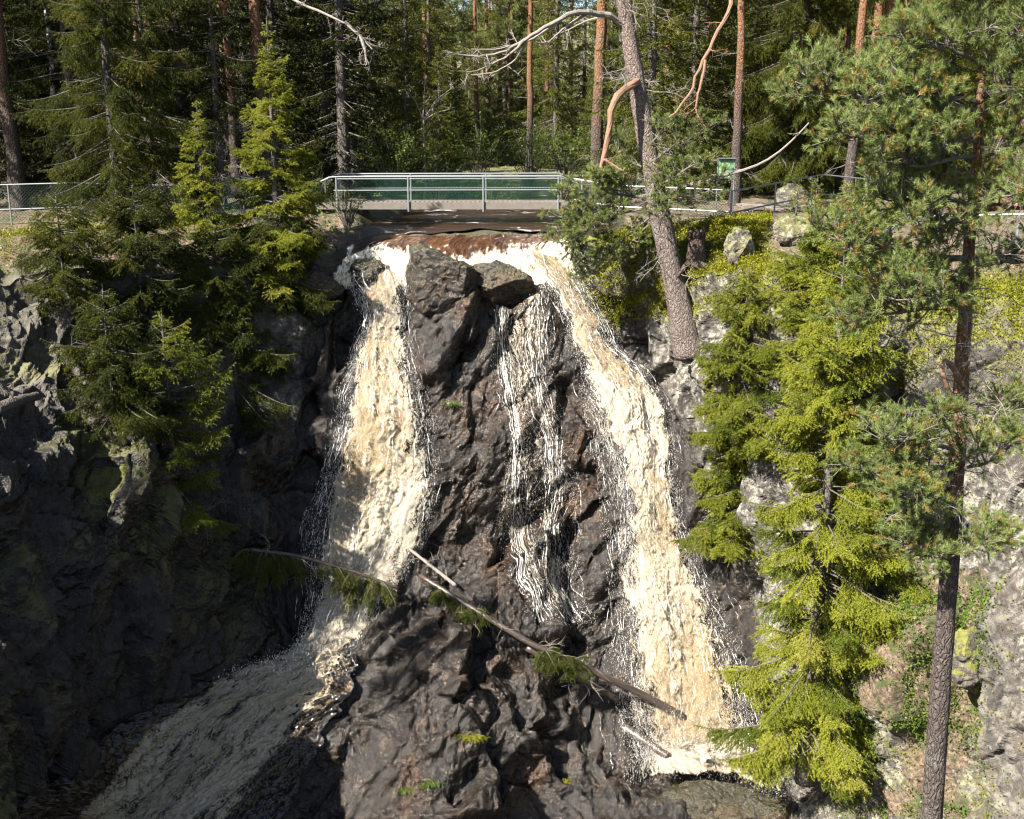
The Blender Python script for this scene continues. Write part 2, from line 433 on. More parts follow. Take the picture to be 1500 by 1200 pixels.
M['herb'] = foliage_mat('lingonberry_leaves', (0.045, 0.075, 0.012), (0.12, 0.18, 0.028), (0.20, 0.20, 0.05), 0.3)
M['pinebark'] = bark_mat('pine_bark', (0.058, 0.046, 0.040), (0.27, 0.115, 0.038), (0.03, 0.022, 0.018), 17.0, 0.8)  # dark grey low bark, darkened further in place of shade on foreground trunk
M['oldbark'] = bark_mat('old_pine_bark', (0.115, 0.092, 0.082), (0.20, 0.125, 0.085), (0.045, 0.035, 0.03), 15.0, 0.8)
M['greybark'] = bark_mat('grey_spruce_bark', (0.06, 0.053, 0.048), (0.10, 0.082, 0.068), (0.035, 0.03, 0.028), 13.0, 0.5)
M['birchbark'] = bark_mat('birch_bark', (0.40, 0.37, 0.33), (0.50, 0.47, 0.43), (0.03, 0.025, 0.022), 5.0, 0.2)
M['deadwood'] = plain('bleached_dead_wood', (0.165, 0.145, 0.125), 0.85, 0, 25, 0.4, 0.4)
M['twig'] = plain('grey_brown_twigs', (0.10, 0.085, 0.073), 0.9, 0, 15, 0.4)
M['wetlog'] = plain('wet_dark_log', (0.045, 0.034, 0.028), 0.35, 0, 14, 0.5, 0.6)
M['redbranch'] = plain('orange_pine_branch', (0.17, 0.095, 0.058), 0.85, 0, 12, 0.35, 0.4)
M['galv'] = plain('galvanised_steel', (0.20, 0.21, 0.22), 0.45, 0.5, 9, 0.15)
M['net'] = plain('green_plastic_netting', (0.012, 0.075, 0.045), 0.55, 0, 9, 0.2)
M['darknet'] = plain('dark_wire_netting', (0.03, 0.05, 0.045), 0.5, 0.2, 9, 0.2)
M['plank'] = plain('weathered_planks', (0.12, 0.105, 0.09), 0.85, 0, 8, 0.35, 0.3)
M['drop'] = plain('water_drops', (0.84, 0.82, 0.78), 0.3, 0, 3, 0.1)
M['riverwater'] = None

# ------------------------------------------------------------------ terrain
EDGE = [(-1500, 400, 13), (-400, 400, 25.5), (0, 405, 31), (150, 395, 32.6), (300, 388, 34.2), (400, 392, 35.6), (450, 400, 36.3), (490, 388, 36.8), (540, 360, 37.3), (600, 345, 37.6),
        (700, 338, 37.7), (790, 340, 37.5), (840, 352, 36.8), (890, 352, 36.2), (950, 362, 35.2), (1050, 400, 33), (1150, 392, 31.6), (1250, 405, 30), (1350, 430, 28.2), (1500, 430, 26.5), (1950, 430, 22), (3000, 400, 14)]
CTRL = [(-1500, 900, 10), (-1500, 1700, 8), (-400, 800, 20), (-400, 1300, 16), (-400, 1700, 15),
        (0, 500, 30), (0, 700, 26), (0, 900, 23.5), (0, 1100, 22), (0, 1300, 21), (0, 1700, 19),
        (150, 500, 32), (150, 700, 28.6), (150, 900, 26.6), (110, 1100, 25),
        (190, 650, 28.6), (205, 720, 27.8), (250, 950, 28.6), (300, 600, 32.4), (300, 800, 30.5), (400, 500, 35), (400, 700, 33), (420, 850, 31.8), (330, 950, 30.4), (200, 1060, 27.4),
        (480, 960, 31), (440, 1000, 30.3), (350, 1060, 29.1), (230, 1150, 27.7), (150, 1200, 26.9), (400, 1150, 28.0), (450, 1090, 28.9), (300, 1200, 27.1), (200, 1400, 24.5),
        (500, 420, 36.8), (560, 440, 36.6), (570, 500, 36.2), (560, 600, 35), (540, 700, 34), (530, 800, 33), (500, 880, 32.3), (490, 930, 31.5), (460, 700, 34.4), (440, 560, 35.4),
        (620, 390, 36.4), (700, 405, 36.3), (650, 480, 35.5), (650, 550, 35.0), (650, 650, 34.5), (680, 750, 33.7), (650, 830, 32.9), (600, 880, 32),
        (600, 930, 31), (650, 920, 31), (560, 1000, 29.8), (650, 1000, 29.4), (720, 960, 30.5), (620, 1100, 28.2), (720, 1080, 28.6), (520, 1100, 28.5), (520, 1180, 27.5), (650, 1190, 26.8), (800, 1000, 30.4), (850, 1100, 29.9), (800, 1180, 28.2), (650, 1400, 24.5), (1000, 1400, 25.0), (650, 1700, 21), (1000, 1700, 20.5),
        (760, 450, 36.2), (770, 550, 35.4), (770, 650, 34.8), (790, 750, 34), (800, 850, 33.2), (850, 600, 34.5), (850, 700, 33.9), (850, 850, 33),
        (800, 400, 37), (840, 420, 36.8), (870, 500, 36), (920, 570, 35.2), (950, 650, 34.4), (960, 750, 33.6), (980, 850, 32.8), (1010, 950, 32), (1040, 1050, 31), (1060, 1140, 30.3), (960, 1050, 31.3), (950, 1130, 30.5), (905, 1110, 30.4),
        (1000, 1172, 28.8), (1080, 1185, 28.5), (950, 1200, 28),
        (900, 450, 36.2), (940, 430, 35.2), (960, 520, 35.3), (1000, 520, 34), (1000, 620, 34.2), (1050, 600, 33), (1050, 750, 32.6), (1100, 500, 31.8), (1100, 700, 31.2), (1100, 900, 31), (1130, 1050, 30), (1150, 1150, 28.6),
        (1200, 600, 30), (1200, 800, 29), (1200, 1000, 28), (1250, 1190, 26.4), (1300, 600, 28), (1300, 800, 27), (1300, 1000, 25.6), (1400, 600, 26.6), (1400, 800, 25.2), (1400, 1000, 24), (1500, 500, 25.8), (1500, 700, 24.6), (1500, 1000, 22.5), (1500, 1200, 21.3),
        (1950, 600, 21), (1950, 1000, 18), (1950, 1700, 14), (1400, 1400, 21), (1300, 1700, 19), (3000, 900, 11), (3000, 1700, 9)]
CP = np.array(EDGE + CTRL, float)


def rbf_fit(X, y, lam=1e-3):
    n = len(X); X = X / 500.0
    r2 = ((X[:, None] - X[None]) ** 2).sum(-1)
    K = 0.5 * r2 * np.log(r2 + 1e-12) + lam * np.eye(n)
    Pm = np.c_[np.ones(n), X]
    A = np.block([[K, Pm], [Pm.T, np.zeros((3, 3))]])
    w = np.linalg.solve(A, np.r_[y, 0, 0, 0])
    return X, w


RX, RW = rbf_fit(CP[:, :2], CP[:, 2])


def D(px, py):
    """distance of the cliff face, smooth"""
    px, py = np.broadcast_arrays(np.asarray(px, float), np.asarray(py, float))
    sh = px.shape
    Q = np.c_[px.ravel(), py.ravel()] / 500.0
    o = np.empty(len(Q))
    for i in range(0, len(Q), 60000):
        q = Q[i:i + 60000]
        r2 = ((q[:, None] - RX[None]) ** 2).sum(-1)
        o[i:i + 60000] = (0.5 * r2 * np.log(r2 + 1e-12)) @ RW[:-3] + RW[-3] + q @ RW[-2:]
    return o.reshape(sh)


E = np.array(EDGE, float)
PYB = 1700.0


def py_edge(px):
    b = np.interp(px, E[:, 0], E[:, 1])
    k = 1 - 0.85 * sstep(450, 500, np.asarray(px, float)) * sstep(890, 850, np.asarray(px, float))
    return b + k * (7 * np.sin(np.asarray(px) * 0.051) + 5 * np.sin(np.asarray(px) * 0.13 + 1))


def river_x(y): return -0.9 + 0.10 * (y - 38) + 0.0012 * (y - 38) ** 2


def plateau_z(x, y):
    x, y = np.broadcast_arrays(np.asarray(x, float), np.asarray(y, float)); sh = x.shape
    P = np.stack([x.ravel() * 0.16, y.ravel() * 0.16, np.zeros(x.size)], -1)
    z = -2.62 + 0.018 * (y - 40) + 0.35 * fbm(P, 3, 5).reshape(sh) * sstep(36, 50, y) + 0.10 * fbm(P * 5, 3, 9).reshape(sh)
    z = z - 0.35 * sstep(4, 16, -x) * sstep(46, 36, y)
    dr = np.abs(x - river_x(y))
    half = 4.3 + 0.8 * np.sin(y * 0.31) - 0.8 * sstep(38, 46, y)
    bed = -3.55 + 0.012 * (y - 38)
    k = sstep(half + 1.1, half - 0.6, dr) * sstep(60, 52, y)
    z = z + 0.10 * np.maximum(0, y - 75) * sstep(75, 110, y)
    return z * (1 - k) + bed * k


pxs = np.r_[np.arange(-1500, -60, 40), np.arange(-60, 1560, 2.0), np.arange(1560, 3001, 40)].astype(float)
NC = len(pxs); NF = 660
pe = py_edge(pxs)
fr = np.linspace(0, 1, NF)
PXg = np.broadcast_to(pxs[None], (NF, NC)); PYg = pe[None] + fr[:, None] * (PYB - pe)[None]
# coarse RBF grid, bilinear up
gx = np.arange(-1500, 3021, 20.0); gy = np.arange(300, 1721, 10.0)
DG = D(gx[None, :], gy[:, None])


def Df(px, py):
    fx = np.clip((px - gx[0]) / 20.0, 0, len(gx) - 1.001); fy = np.clip((py - gy[0]) / 10.0, 0, len(gy) - 1.001)
    ix, iy = fx.astype(int), fy.astype(int); u, v = fx - ix, fy - iy
    return (DG[iy, ix] * (1 - u) + DG[iy, ix + 1] * u) * (1 - v) + (DG[iy + 1, ix] * (1 - u) + DG[iy + 1, ix + 1] * u) * v


face = W(PXg, PYg, Df(PXg, PYg))
edge_pt = face[0]
Ye = edge_pt[:, 1]
NP = 150
tt = np.linspace(1, 0, NP, endpoint=False)[:, None]           # 1 far ... >0 near the edge
dist = 22 * tt + 130 * tt ** 4 + 500 * tt ** 14
PY_ = Ye[None] + dist
PX_ = edge_pt[None, :, 0] * (PY_ / Ye[None])
zt = plateau_z(PX_, PY_)
bl = sstep(0, 3.2, dist)
PZ_ = edge_pt[None, :, 2] * (1 - bl) + zt * bl
plat = np.stack([PX_, PY_, PZ_], -1)
G = np.concatenate([plat, face], 0)
NR = len(G)
gu = np.gradient(G, axis=1); gv = np.gradient(G, axis=0)
NG = np.cross(gv, gu); NG /= np.linalg.norm(NG, axis=-1, keepdims=True) + 1e-9
if NG[NP + 200, NC // 2][1] > 0: NG = -NG
gpx, gpy = proj(G)

WATER_POLYS = [
    [(480, 390), (560, 340), (700, 325), (845, 340), (870, 400), (905, 510), (960, 560), (990, 650), (1010, 760), (1040, 880), (1090, 1000), (1150, 1150), (930, 1155), (920, 950), (905, 760), (880, 620), (840, 500), (790, 420), (600, 400), (605, 500), (628, 640), (615, 780), (560, 900), (525, 970), (474, 1080), (385, 1240), (0, 1300), (180, 1050), (300, 990), (440, 950), (450, 760), (495, 600), (530, 450)]]
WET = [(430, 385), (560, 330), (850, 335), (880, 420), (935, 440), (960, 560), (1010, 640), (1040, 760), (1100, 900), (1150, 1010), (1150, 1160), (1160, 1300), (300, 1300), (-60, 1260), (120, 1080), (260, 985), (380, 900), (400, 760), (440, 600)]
flat = lambda a: a.reshape(-1)
P0 = G.reshape(-1, 3)
X0, Y0 = flat(gpx), flat(gpy)
isface = np.repeat(np.r_[np.zeros(NP), np.ones(NF)], NC)
rowd = np.concatenate([np.broadcast_to(-dist, (NP, NC)), np.broadcast_to((fr * 1300)[:, None] / 100.0, (NF, NC))], 0).reshape(-1)
fm = sstep(-1.6, 0.5, rowd)                       # 0 on the plateau, 1 on the face
wmask = np.zeros(len(P0))
for p in WATER_POLYS: wmask = np.maximum(wmask, polymask(X0, Y0, p, 14))
wet = np.maximum(polymask(X0, Y0, WET, 26), 0.68 * sstep(470, 420, X0) * sstep(420, 700, Y0))  # left wall term: spray damp plus its shade, put in as darker rock
# fracture
warp = np.stack([fbm(P0 * 0.5, 2, 61), fbm(P0 * 0.5, 2, 62), fbm(P0 * 0.5, 2, 63)], -1) * 0.5
rotm = np.array([[0.86, 0.1, -0.5], [-0.1, 1, 0], [0.5, 0, 0.86]])
Pr = (P0 + warp) @ rotm.T
disp = np.zeros(len(P0))
stretch = np.maximum(np.linalg.norm(gu, axis=-1), np.linalg.norm(gv, axis=-1)).reshape(-1)
for sc, st, A, B, C in (((2.3, 2.3, 4.6), 1, 0.85, 0.9, 0.18), ((0.95, 0.95, 2.1), 2, 0.36, 1.0, 0.07), ((0.38, 0.38, 0.75), 3, 0.13, 1.2, 0.030), ((0.15, 0.15, 0.26), 4, 0.045, 1.3, 0.012)):
    h, f21 = facets(Pr / np.array(sc), 100 + st, B)
    damp = sstep(1.1 * sc[0], 0.35 * sc[0], stretch)
    disp += (A * h - C * np.exp(-f21 * 9)) * damp * (1 if st < 3 else 1 - 0.35 * wet)
disp += 0.25 * fbm(P0 * 0.35, 3, 33) + 0.10 * fbm(P0 * 2.2, 4, 34)
right = sstep(900, 1150, X0)
amp = fm * (1 - 0.62 * wmask) * (1 - 0.25 * right)
amp = amp * (0.35 + 0.65 * sstep(0, 1.0, rowd))
DISP = disp * amp
P1 = P0 + flat(NG.reshape(-1)).reshape(-1, 3) * DISP[:, None]
P1[:, 2] += (1 - fm) * 0.10 * fbm(P0 * 1.7, 4, 40)
GD = P1.reshape(NR, NC, 3)

nb = fbm(P0 * 0.45, 3, 71)
moss = np.clip(0.25 * sstep(-1.5, 0.6, -rowd) + polymask(X0, Y0, [(835, 345), (930, 335), (1120, 320), (1130, 400), (1060, 460), (1015, 470), (960, 470), (900, 478), (850, 430)], 12)
               + 0.9 * polymask(X0, Y0, [(1000, 330), (1560, 340), (1560, 660), (1330, 640), (1250, 560), (1120, 480)], 25) * sstep(-0.35, 0.1, nb)
               + 0.55 * sstep(430, 250, X0) * sstep(-0.15, 0.25, nb) + 0.35 * polymask(X0, Y0, [(1180, 850), (1440, 830), (1440, 1200), (1220, 1200)], 30) * sstep(-0.2, 0.2, nb), 0, 1)
lich = np.clip(sstep(905, 980, X0) * 0.95 + 0.5 * polymask(X0, Y0, [(915, 350), (960, 350), (1130, 470), (1130, 640), (1010, 650), (960, 520)], 15) + 0.10 * sstep(460, 380, X0) + 0.5 * polymask(X0, Y0, [(590, 360), (700, 370), (720, 420), (600, 440)], 20) + 0.4 * polymask(X0, Y0, [(410, 400), (520, 420), (490, 640), (400, 620)], 25), 0, 1)
lich *= 1 - 0.55 * sstep(1220, 1300, X0) * sstep(760, 600, Y0)
lich *= (1 - polymask(X0, Y0, [(1405, 850), (1500, 830), (1500, 1250), (1400, 1250)], 15) * 0.6)
litter = sstep(0.3, 1.6, -rowd) * (1 - 0.0) * np.where(isface > 0, 0, 1) + 0.9 * polymask(X0, Y0, [(1200, 830), (1440, 830), (1450, 1200), (1220, 1200)], 25) * sstep(-0.35, 0.1, -nb)
litter = np.clip(litter, 0, 1)
farf = sstep(46, 52, P0[:, 1]) * (isface < 1); litter *= 1 - 0.75 * farf; moss = np.maximum(moss, 0.5 * farf)
dr = np.abs(P0[:, 0] - river_x(P0[:, 1]))
inriver = sstep(5.4, 4.2, dr) * (P0[:, 1] > 36) * sstep(60, 52, P0[:, 1])
litter *= 1 - inriver; wet = np.maximum(wet, inriver * (isface < 1)); moss *= (1 - 0.9 * inriver * (isface < 1))
rust = np.clip(polymask(X0, Y0, [(600, 420), (760, 400), (860, 520), (900, 640), (850, 800), (760, 900), (640, 800), (610, 640)], 40) + polymask(X0, Y0, [(420, 380), (520, 400), (510, 480), (430, 470)], 20)
               + polymask(X0, Y0, [(640, 900), (780, 900), (920, 1040), (900, 1200), (560, 1200), (600, 1000)], 40) * 0.7 + polymask(X0, Y0, [(1000, 600), (1040, 620), (1040, 680), (1000, 670)], 10), 0, 1)
ii = np.arange(NR - 1)[:, None] * NC + np.arange(NC - 1)[None]
Qf = np.stack([ii, ii + NC, ii + NC + 1, ii + 1], -1).reshape(-1, 4)
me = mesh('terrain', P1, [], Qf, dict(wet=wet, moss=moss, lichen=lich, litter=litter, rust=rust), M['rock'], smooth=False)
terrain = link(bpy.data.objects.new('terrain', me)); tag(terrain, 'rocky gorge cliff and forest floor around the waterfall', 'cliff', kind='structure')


def surf(px, py, amt=1.0):
    """point and normal on the face; amt 0 smooth rock .. 1 fractured rock"""
    px = np.asarray(px, float); py = np.asarray(py, float)
    k0 = int(np.searchsorted(pxs, -60))
    fx = np.clip(k0 + (px + 60) / 2.0, 0, NC - 1.001)
    pe_ = py_edge(px)
    fy = np.clip(NP + (py - pe_) / (PYB - pe_) * (NF - 1), 0, NR - 1.001)
    ix, iy = fx.astype(int), fy.astype(int); u, v = (fx - ix)[..., None], (fy - iy)[..., None]
    bi = lambda g: (g[iy, ix] * (1 - u) + g[iy, ix + 1] * u) * (1 - v) + (g[iy + 1, ix] * (1 - u) + g[iy + 1, ix + 1] * u) * v
    p = bi(G) * (1 - amt) + bi(GD) * amt
    n = bi(NG); n /= np.linalg.norm(n, axis=-1, keepdims=True)
    return p, n


def on(px, py, off=0.0):
    p, n = surf(np.array([px]), np.array([py]))
    return p[0] + n[0] * off


def ground(x, y):
    px, py = proj(np.array([x, y, -2.5])); px = np.array([float(px)])
    return float(plateau_z(x, y))


# ------------------------------------------------------------------ water
def stream(name, rows, mat, off, bulge, amt, rough, foam=None, res=1.6, seed=1, label=None, parent=None, feather=0.38, closed_top=0.0, tail=0.05, grow=0.0, rise=0.0):
    rows = np.array(rows, float)
    c = 0.5 * (rows[:, :2] + rows[:, 2:]); L = np.r_[0, np.cumsum(np.linalg.norm(np.diff(c, axis=0), axis=1))]
    n = int(L[-1] / res); wid = np.linalg.norm(rows[:, 2:] - rows[:, :2], axis=1).max(); k = max(8, int(wid / res))
    s = np.linspace(0, L[-1], n)
    from_ = np.stack([np.interp(s, L, rows[:, i]) for i in range(4)], -1)
    for _ in range(int(30 / res)):                                   # round the corners
        from_[1:-1] = 0.25 * from_[:-2] + 0.5 * from_[1:-1] + 0.25 * from_[2:]
    t = np.linspace(0, 1, k)
    cc = 0.5 * (from_[:, :2] + from_[:, 2:]); from_ = np.c_[cc + (from_[:, :2] - cc) * (1 + grow), cc + (from_[:, 2:] - cc) * (1 + grow)]
    jl = 13 * fbm(np.c_[s * 0.045, s * 0, s * 0 + seed], 3, seed)
    jr = 13 * fbm(np.c_[s * 0.045, s * 0 + 5, s * 0 + seed], 3, seed + 3)
    px = from_[:, 0:1] * (1 - t) + from_[:, 2:3] * t + jl[:, None] * (1 - t) + jr[:, None] * t
    py = from_[:, 1:2] * (1 - t) + from_[:, 3:4] * t
    p, nn = surf(px, py, amt)
    ed = np.minimum(t, 1 - t)[None] / feather
    ed = np.clip(ed, 0, 1) * np.ones((n, 1))
    ed = np.minimum(ed, np.clip((1 - s / L[-1]) / tail, 0, 1)[:, None])
    if closed_top: ed = np.minimum(ed, np.clip(s / L[-1] / closed_top, 0, 1)[:, None])
    sm = s / 46.0; wm = (px - px.mean(1, keepdims=True)) / 46.0
    uv = np.stack([wm + seed * 3.7, -np.broadcast_to(sm[:, None], px.shape)], -1)
    q = np.stack([uv[..., 0] * 3.2, uv[..., 1] * 0.9, np.full(px.shape, seed * 1.3)], -1).reshape(-1, 3)
    q2 = np.stack([uv[..., 0] * 7, uv[..., 1] * 4.2, np.full(px.shape, seed * 2.3)], -1).reshape(-1, 3)
    h = (rough * fbm(q, 4, seed + 20) + 0.55 * rough * fbm(q2, 4, seed + 24) + 0.35 * rough * fbm(q2 * np.array([3.0, 3.6, 1]), 3, seed + 28)).reshape(px.shape)
    b = bulge * (1 - (2 * t - 1) ** 2)[None]
    p = p + nn * (off + b + rise * sstep(.72, .95, s / L[-1])[:, None] + h * np.clip(ed + 0.25, 0, 1))[..., None]
    fo = np.full(px.shape, 0.5) if foam is None else foam(s / L[-1], t)
    i2 = np.arange(n - 1)[:, None] * k + np.arange(k - 1)[None]
    Q = np.stack([i2, i2 + k, i2 + k + 1, i2 + 1], -1).reshape(-1, 4)
    me = mesh(name, p.reshape(-1, 3), [], Q, dict(edge=ed, foam=fo), mat, True, None, uv.reshape(-1, 2))
    o = link(bpy.data.objects.new(name, me), parent)
    if parent is None: tag(o, label, 'water', kind='structure')
    return o, p, nn, ed


def drops(parent, p, nn, ed, count, rmin, rmax, spread, outw, fall, seed, bias=2.0):
    rng = np.random.default_rng(seed)
    P = p.reshape(-1, 3); Nn = nn.reshape(-1, 3); e = ed.reshape(-1)
    pr = np.exp(-e * bias); pr /= pr.sum()
    i = rng.choice(len(P), count, p=pr)
    q = P[i] + Nn[i] * (rng.exponential(outw, count))[:, None] + rng.normal(0, 1, (count, 3)) * np.array([spread, spread * .6, spread]) * (rng.random((count, 1)) ** 1.5)
    q[:, 2] -= rng.random(count) * fall
    r = rmin + (rmax - rmin) * rng.random(count) ** 3
    el = 1.5 + rng.random(count) ** 2 * 6
    dirs = np.array([[1, 0, -.4], [-.6, .8, -.4], [-.6, -.8, -.4], [0, 0, 1.2]])
    V = q[:, None] + dirs[None] * r[:, None, None] * np.stack([np.ones(count), np.ones(count), el], -1)[:, None]
    b = np.arange(count)[:, None] * 4
    T = np.concatenate([b + np.array([[0, 1, 3]]), b + np.array([[1, 2, 3]]), b + np.array([[2, 0, 3]]), b + np.array([[0, 2, 1]])], 0)
    mb = MB(); mb.add(V.reshape(-1, 3), T)
    o = mb.build('spray', M['drop'], parent); o['kind'] = 'stuff'
    return o


def strands(parent, rows, n, tfun, rmin, rmax, amp, off, amt, seg, seed):
    """thin broken threads of falling water that hug the rock"""
    rng = np.random.default_rng(seed); rows = np.array(rows, float); mb = MB()
    c = 0.5 * (rows[:, :2] + rows[:, 2:]); L = np.r_[0, np.cumsum(np.linalg.norm(np.diff(c, axis=0), axis=1))]
    for k in range(n):
        t0 = tfun(rng); a = rng.uniform(-.05, .92) * L[-1]; ln = rng.uniform(*seg); b = min(L[-1], a + ln); a = max(a, 0)
        m = max(6, int((b - a) / 3.0)); q = np.linspace(a, b, m)
        r4 = np.stack([np.interp(q, L, rows[:, i]) for i in range(4)], -1)
        w = np.linalg.norm(r4[:, 2:] - r4[:, :2], axis=1)
        t = t0 + amp * fbm(np.c_[q * .02, np.full(m, k * .37), np.full(m, seed * 1.7)], 3, seed) / np.maximum(w, 30) * 60
        p, nn = surf(r4[:, 0] * (1 - t) + r4[:, 2] * t, r4[:, 1] * (1 - t) + r4[:, 3] * t, amt)
        p = p + nn * (off * rng.uniform(.5, 1.5) + .02 * rng.normal(0, 1, (m, 1)))
        for _ in range(2): p[1:-1] = .25 * p[:-2] + .5 * p[1:-1] + .25 * p[2:]
        p = p + nn * (.02 * rng.normal(0, 1, (m, 1)))
        r = rng.uniform(rmin, rmax) * np.sin(np.linspace(.12, 3.0, m)) ** .5 * (0.55 + .9 * rng.normal(0, 1, m)).clip(0.02, 2.2)
        mb.tube(p, r, 4, cap=False)
    o = mb.build('strands', M['drop'], parent); o['kind'] = 'stuff'
    return o


ROW_L = [(497, 398, 602, 400), (528, 430, 600, 432), (540, 465, 597, 462), (522, 510, 602, 505), (508, 560, 615, 552), (497, 640, 626, 640), (475, 720, 628, 715), (453, 765, 618, 770), (450, 820, 592, 825), (455, 870, 567, 870), (448, 920, 542, 915), (436, 972, 528, 950)]
ROW_R = [(768, 372, 842, 378), (775, 395, 852, 395), (802, 430, 864, 425), (826, 470, 882, 465), (846, 520, 902, 510), (862, 570, 948, 546), (884, 610, 970, 590), (905, 680, 987, 660), (918, 760, 997, 745), (924, 830, 1026, 815), (920, 900, 1052, 885), (914, 980, 1086, 960), (914, 1060, 1118, 1040), (922, 1120, 1155, 1110), (930, 1155, 1172, 1156), (935, 1175, 1180, 1178)]
ROW_M = [(735, 392, 800, 390), (724, 460, 800, 450), (728, 560, 815, 550), (742, 640, 832, 640), (738, 720, 842, 720), (742, 790, 845, 790), (740, 850, 852, 860), (775, 905, 885, 905)]
ROW_RV = [(850, 560, 905, 590), (868, 640, 925, 660), (880, 740, 945, 760), (890, 840, 960, 850), (900, 940, 985, 940), (915, 1050, 1000, 1050)]
ROW_C = [(446, 935, 532, 930), (398, 968, 525, 955), (330, 985, 520, 985), (270, 1012, 508, 1012), (200, 1045, 494, 1045), (150, 1085, 474, 1080), (100, 1125, 448, 1120), (40, 1170, 420, 1170), (-20, 1230, 385, 1235), (-80, 1320, 330, 1350)]
ROW_T = [(560, 347, 822, 345), (530, 356, 828, 352), (508, 368, 834, 366), (494, 385, 840, 380), (488, 404, 846, 402), (490, 424, 856, 420)]


def foam_lip(s, t):
    s = s[:, None]; t = t[None]
    return 0.30 + 0.36 * sstep(0.05, 0.6, s + 0.35 * np.abs(t - 0.5) * 2 - 0.1) * np.ones_like(t)


def foam_casc(s, t):
    s = s[:, None]; t = t[None]
    hi = sstep(0.14, 0.36, t + 0.25 * (1 - s)) * sstep(1.08, 0.80, t + 0.10 * s)
    return -0.55 + 1.10 * hi + 0.15 * (1 - s)


def foam_left(s, t):
    s = s[:, None]; t = t[None]
    return 0.36 + 0.30 * sstep(.45, .85, s + .35 * (t - .5)) + 0.22 * sstep(.5, .9, t) - 0.25 * sstep(.95, 1, s)


def foam_right(s, t):
    s = s[:, None]; t = t[None]
    return 0.40 + 0.42 * np.exp(-((s - .33 - .06 * (t - .5)) / .07) ** 2) + 0.20 * np.exp(-((s - .62) / .1) ** 2) + .22 * np.exp(-((s - 1) / .08) ** 2) + 0.10 * np.cos(t * 5)


lipo, p_, n_, e_ = stream('water', ROW_T, M['lip'], 0.05, 0.03, 0.8, 0.09, foam_lip, 1.5, 3, 'shallow brown water sliding over the lip of the falls', feather=0.06, tail=.4)
wl, p_, n_, e_ = stream('waterfall', ROW_L, M['foam'], 0.12, 0.35, 0.35, 0.15, foam_left, 1.5, 11, 'left waterfall, wide cream white sheet falling beside the shaded cliff', grow=.12)
drops(wl, p_, n_, e_, 42000, 0.0015, 0.007, 0.11, 0.15, 0.2, 1, 0.2)
o, p2, n2, e2 = stream('crest', ROW_L[1:], M['foam_top'], 0.20, 0.38, 0.3, 0.22, foam_left, 1.5, 13, parent=wl)
wr, p_, n_, e_ = stream('waterfall', ROW_R, M['foam'], 0.12, 0.32, 0.35, 0.17, foam_right, 1.5, 21, 'right waterfall, bright white and narrow, plunging beside the lichen cliff', grow=.16, tail=.015, rise=.45)
drops(wr, p_, n_, e_, 56000, 0.0015, 0.0075, 0.13, 0.18, 0.3, 2, 0.2)
drops(wr, p_[-110:], n_[-110:], e_[-110:], 14000, 0.0015, 0.008, 0.30, 0.25, -0.2, 6, 0.0)
o, p2, n2, e2 = stream('crest', ROW_R, M['foam_top'], 0.22, 0.36, 0.3, 0.26, foam_right, 1.5, 23, parent=wr, tail=.015, rise=.5)
o, p2, n2, e2 = stream('veil', ROW_RV, M['veil'], 0.06, 0.05, 0.9, 0.05, None, 1.5, 25, parent=wr, feather=0.35, closed_top=0.1)
drops(wr, p2, n2, e2, 7000, 0.002, 0.008, 0.2, 0.12, 0.4, 3, 0.3)
wm_, p2, n2, e2 = stream('waterfall', ROW_M, M['veil'], 0.05, 0.03, 0.95, 0.05, None, 1.3, 31, 'thin middle trickles of water veiling the dark central rock', feather=0.25)
drops(wm_, p2, n2, e2, 9000, 0.002, 0.008, 0.12, 0.05, 0.3, 4, 0.2)
o, p2, n2, e2 = stream('veil', [(722, 405, 765, 396), (718, 470, 752, 470), (728, 560, 760, 560), (742, 640, 772, 640), (730, 720, 762, 720), (722, 800, 770, 800)], M['veil'], 0.05, 0.02, 0.95, 0.03, None, 1.2, 33, parent=wm_, feather=0.4)
o, p2, n2, e2 = stream('veil', [(520, 402, 545, 402), (526, 450, 552, 450), (528, 510, 556, 505)], M['veil'], 0.05, 0.02, 0.9, 0.03, None, 1.2, 35, parent=wl, feather=0.4)
wc, p2, n2, e2 = stream('cascade', ROW_C, M['cascade'], 0.10, 0.20, 0.3, 0.34, foam_casc, 1.7, 41, 'shaded foaming cascade running away to the lower left below the left waterfall', feather=0.04)
drops(wc, p2[:60], n2[:60], e2[:60], 2500, 0.003, 0.012, 0.2, 0.15, 0.0, 5, 0.2)

strands(wm_, ROW_M, 80, lambda g: g.random(), .0015, .005, .40, .05, 1.0, (20, 110), 61)
strands(wm_, ROW_M, 55, lambda g: .20 + .06 * g.normal(), .003, .008, .15, .06, 1.0, (40, 200), 62)
strands(wm_, ROW_M, 55, lambda g: .68 + .07 * g.normal(), .003, .008, .15, .06, 1.0, (40, 200), 63)
strands(wl, ROW_L, 170, lambda g: (g.choice([.02, .98]) + .07 * g.normal()), .0015, .005, .12, .16, .6, (8, 50), 64)
strands(wl, ROW_L, 260, lambda g: g.random(), .003, .009, .15, .52, .3, (8, 40), 65)
strands(wr, ROW_R, 200, lambda g: (g.choice([-.02, .98]) + .09 * g.normal()), .0015, .005, .12, .2, .6, (8, 50), 66)
strands(wr, ROW_R, 320, lambda g: g.random(), .003, .009, .15, .48, .3, (8, 40), 67)
strands(wr, ROW_RV, 110, lambda g: g.random(), .001, .004, .3, .08, .9, (15, 80), 68)

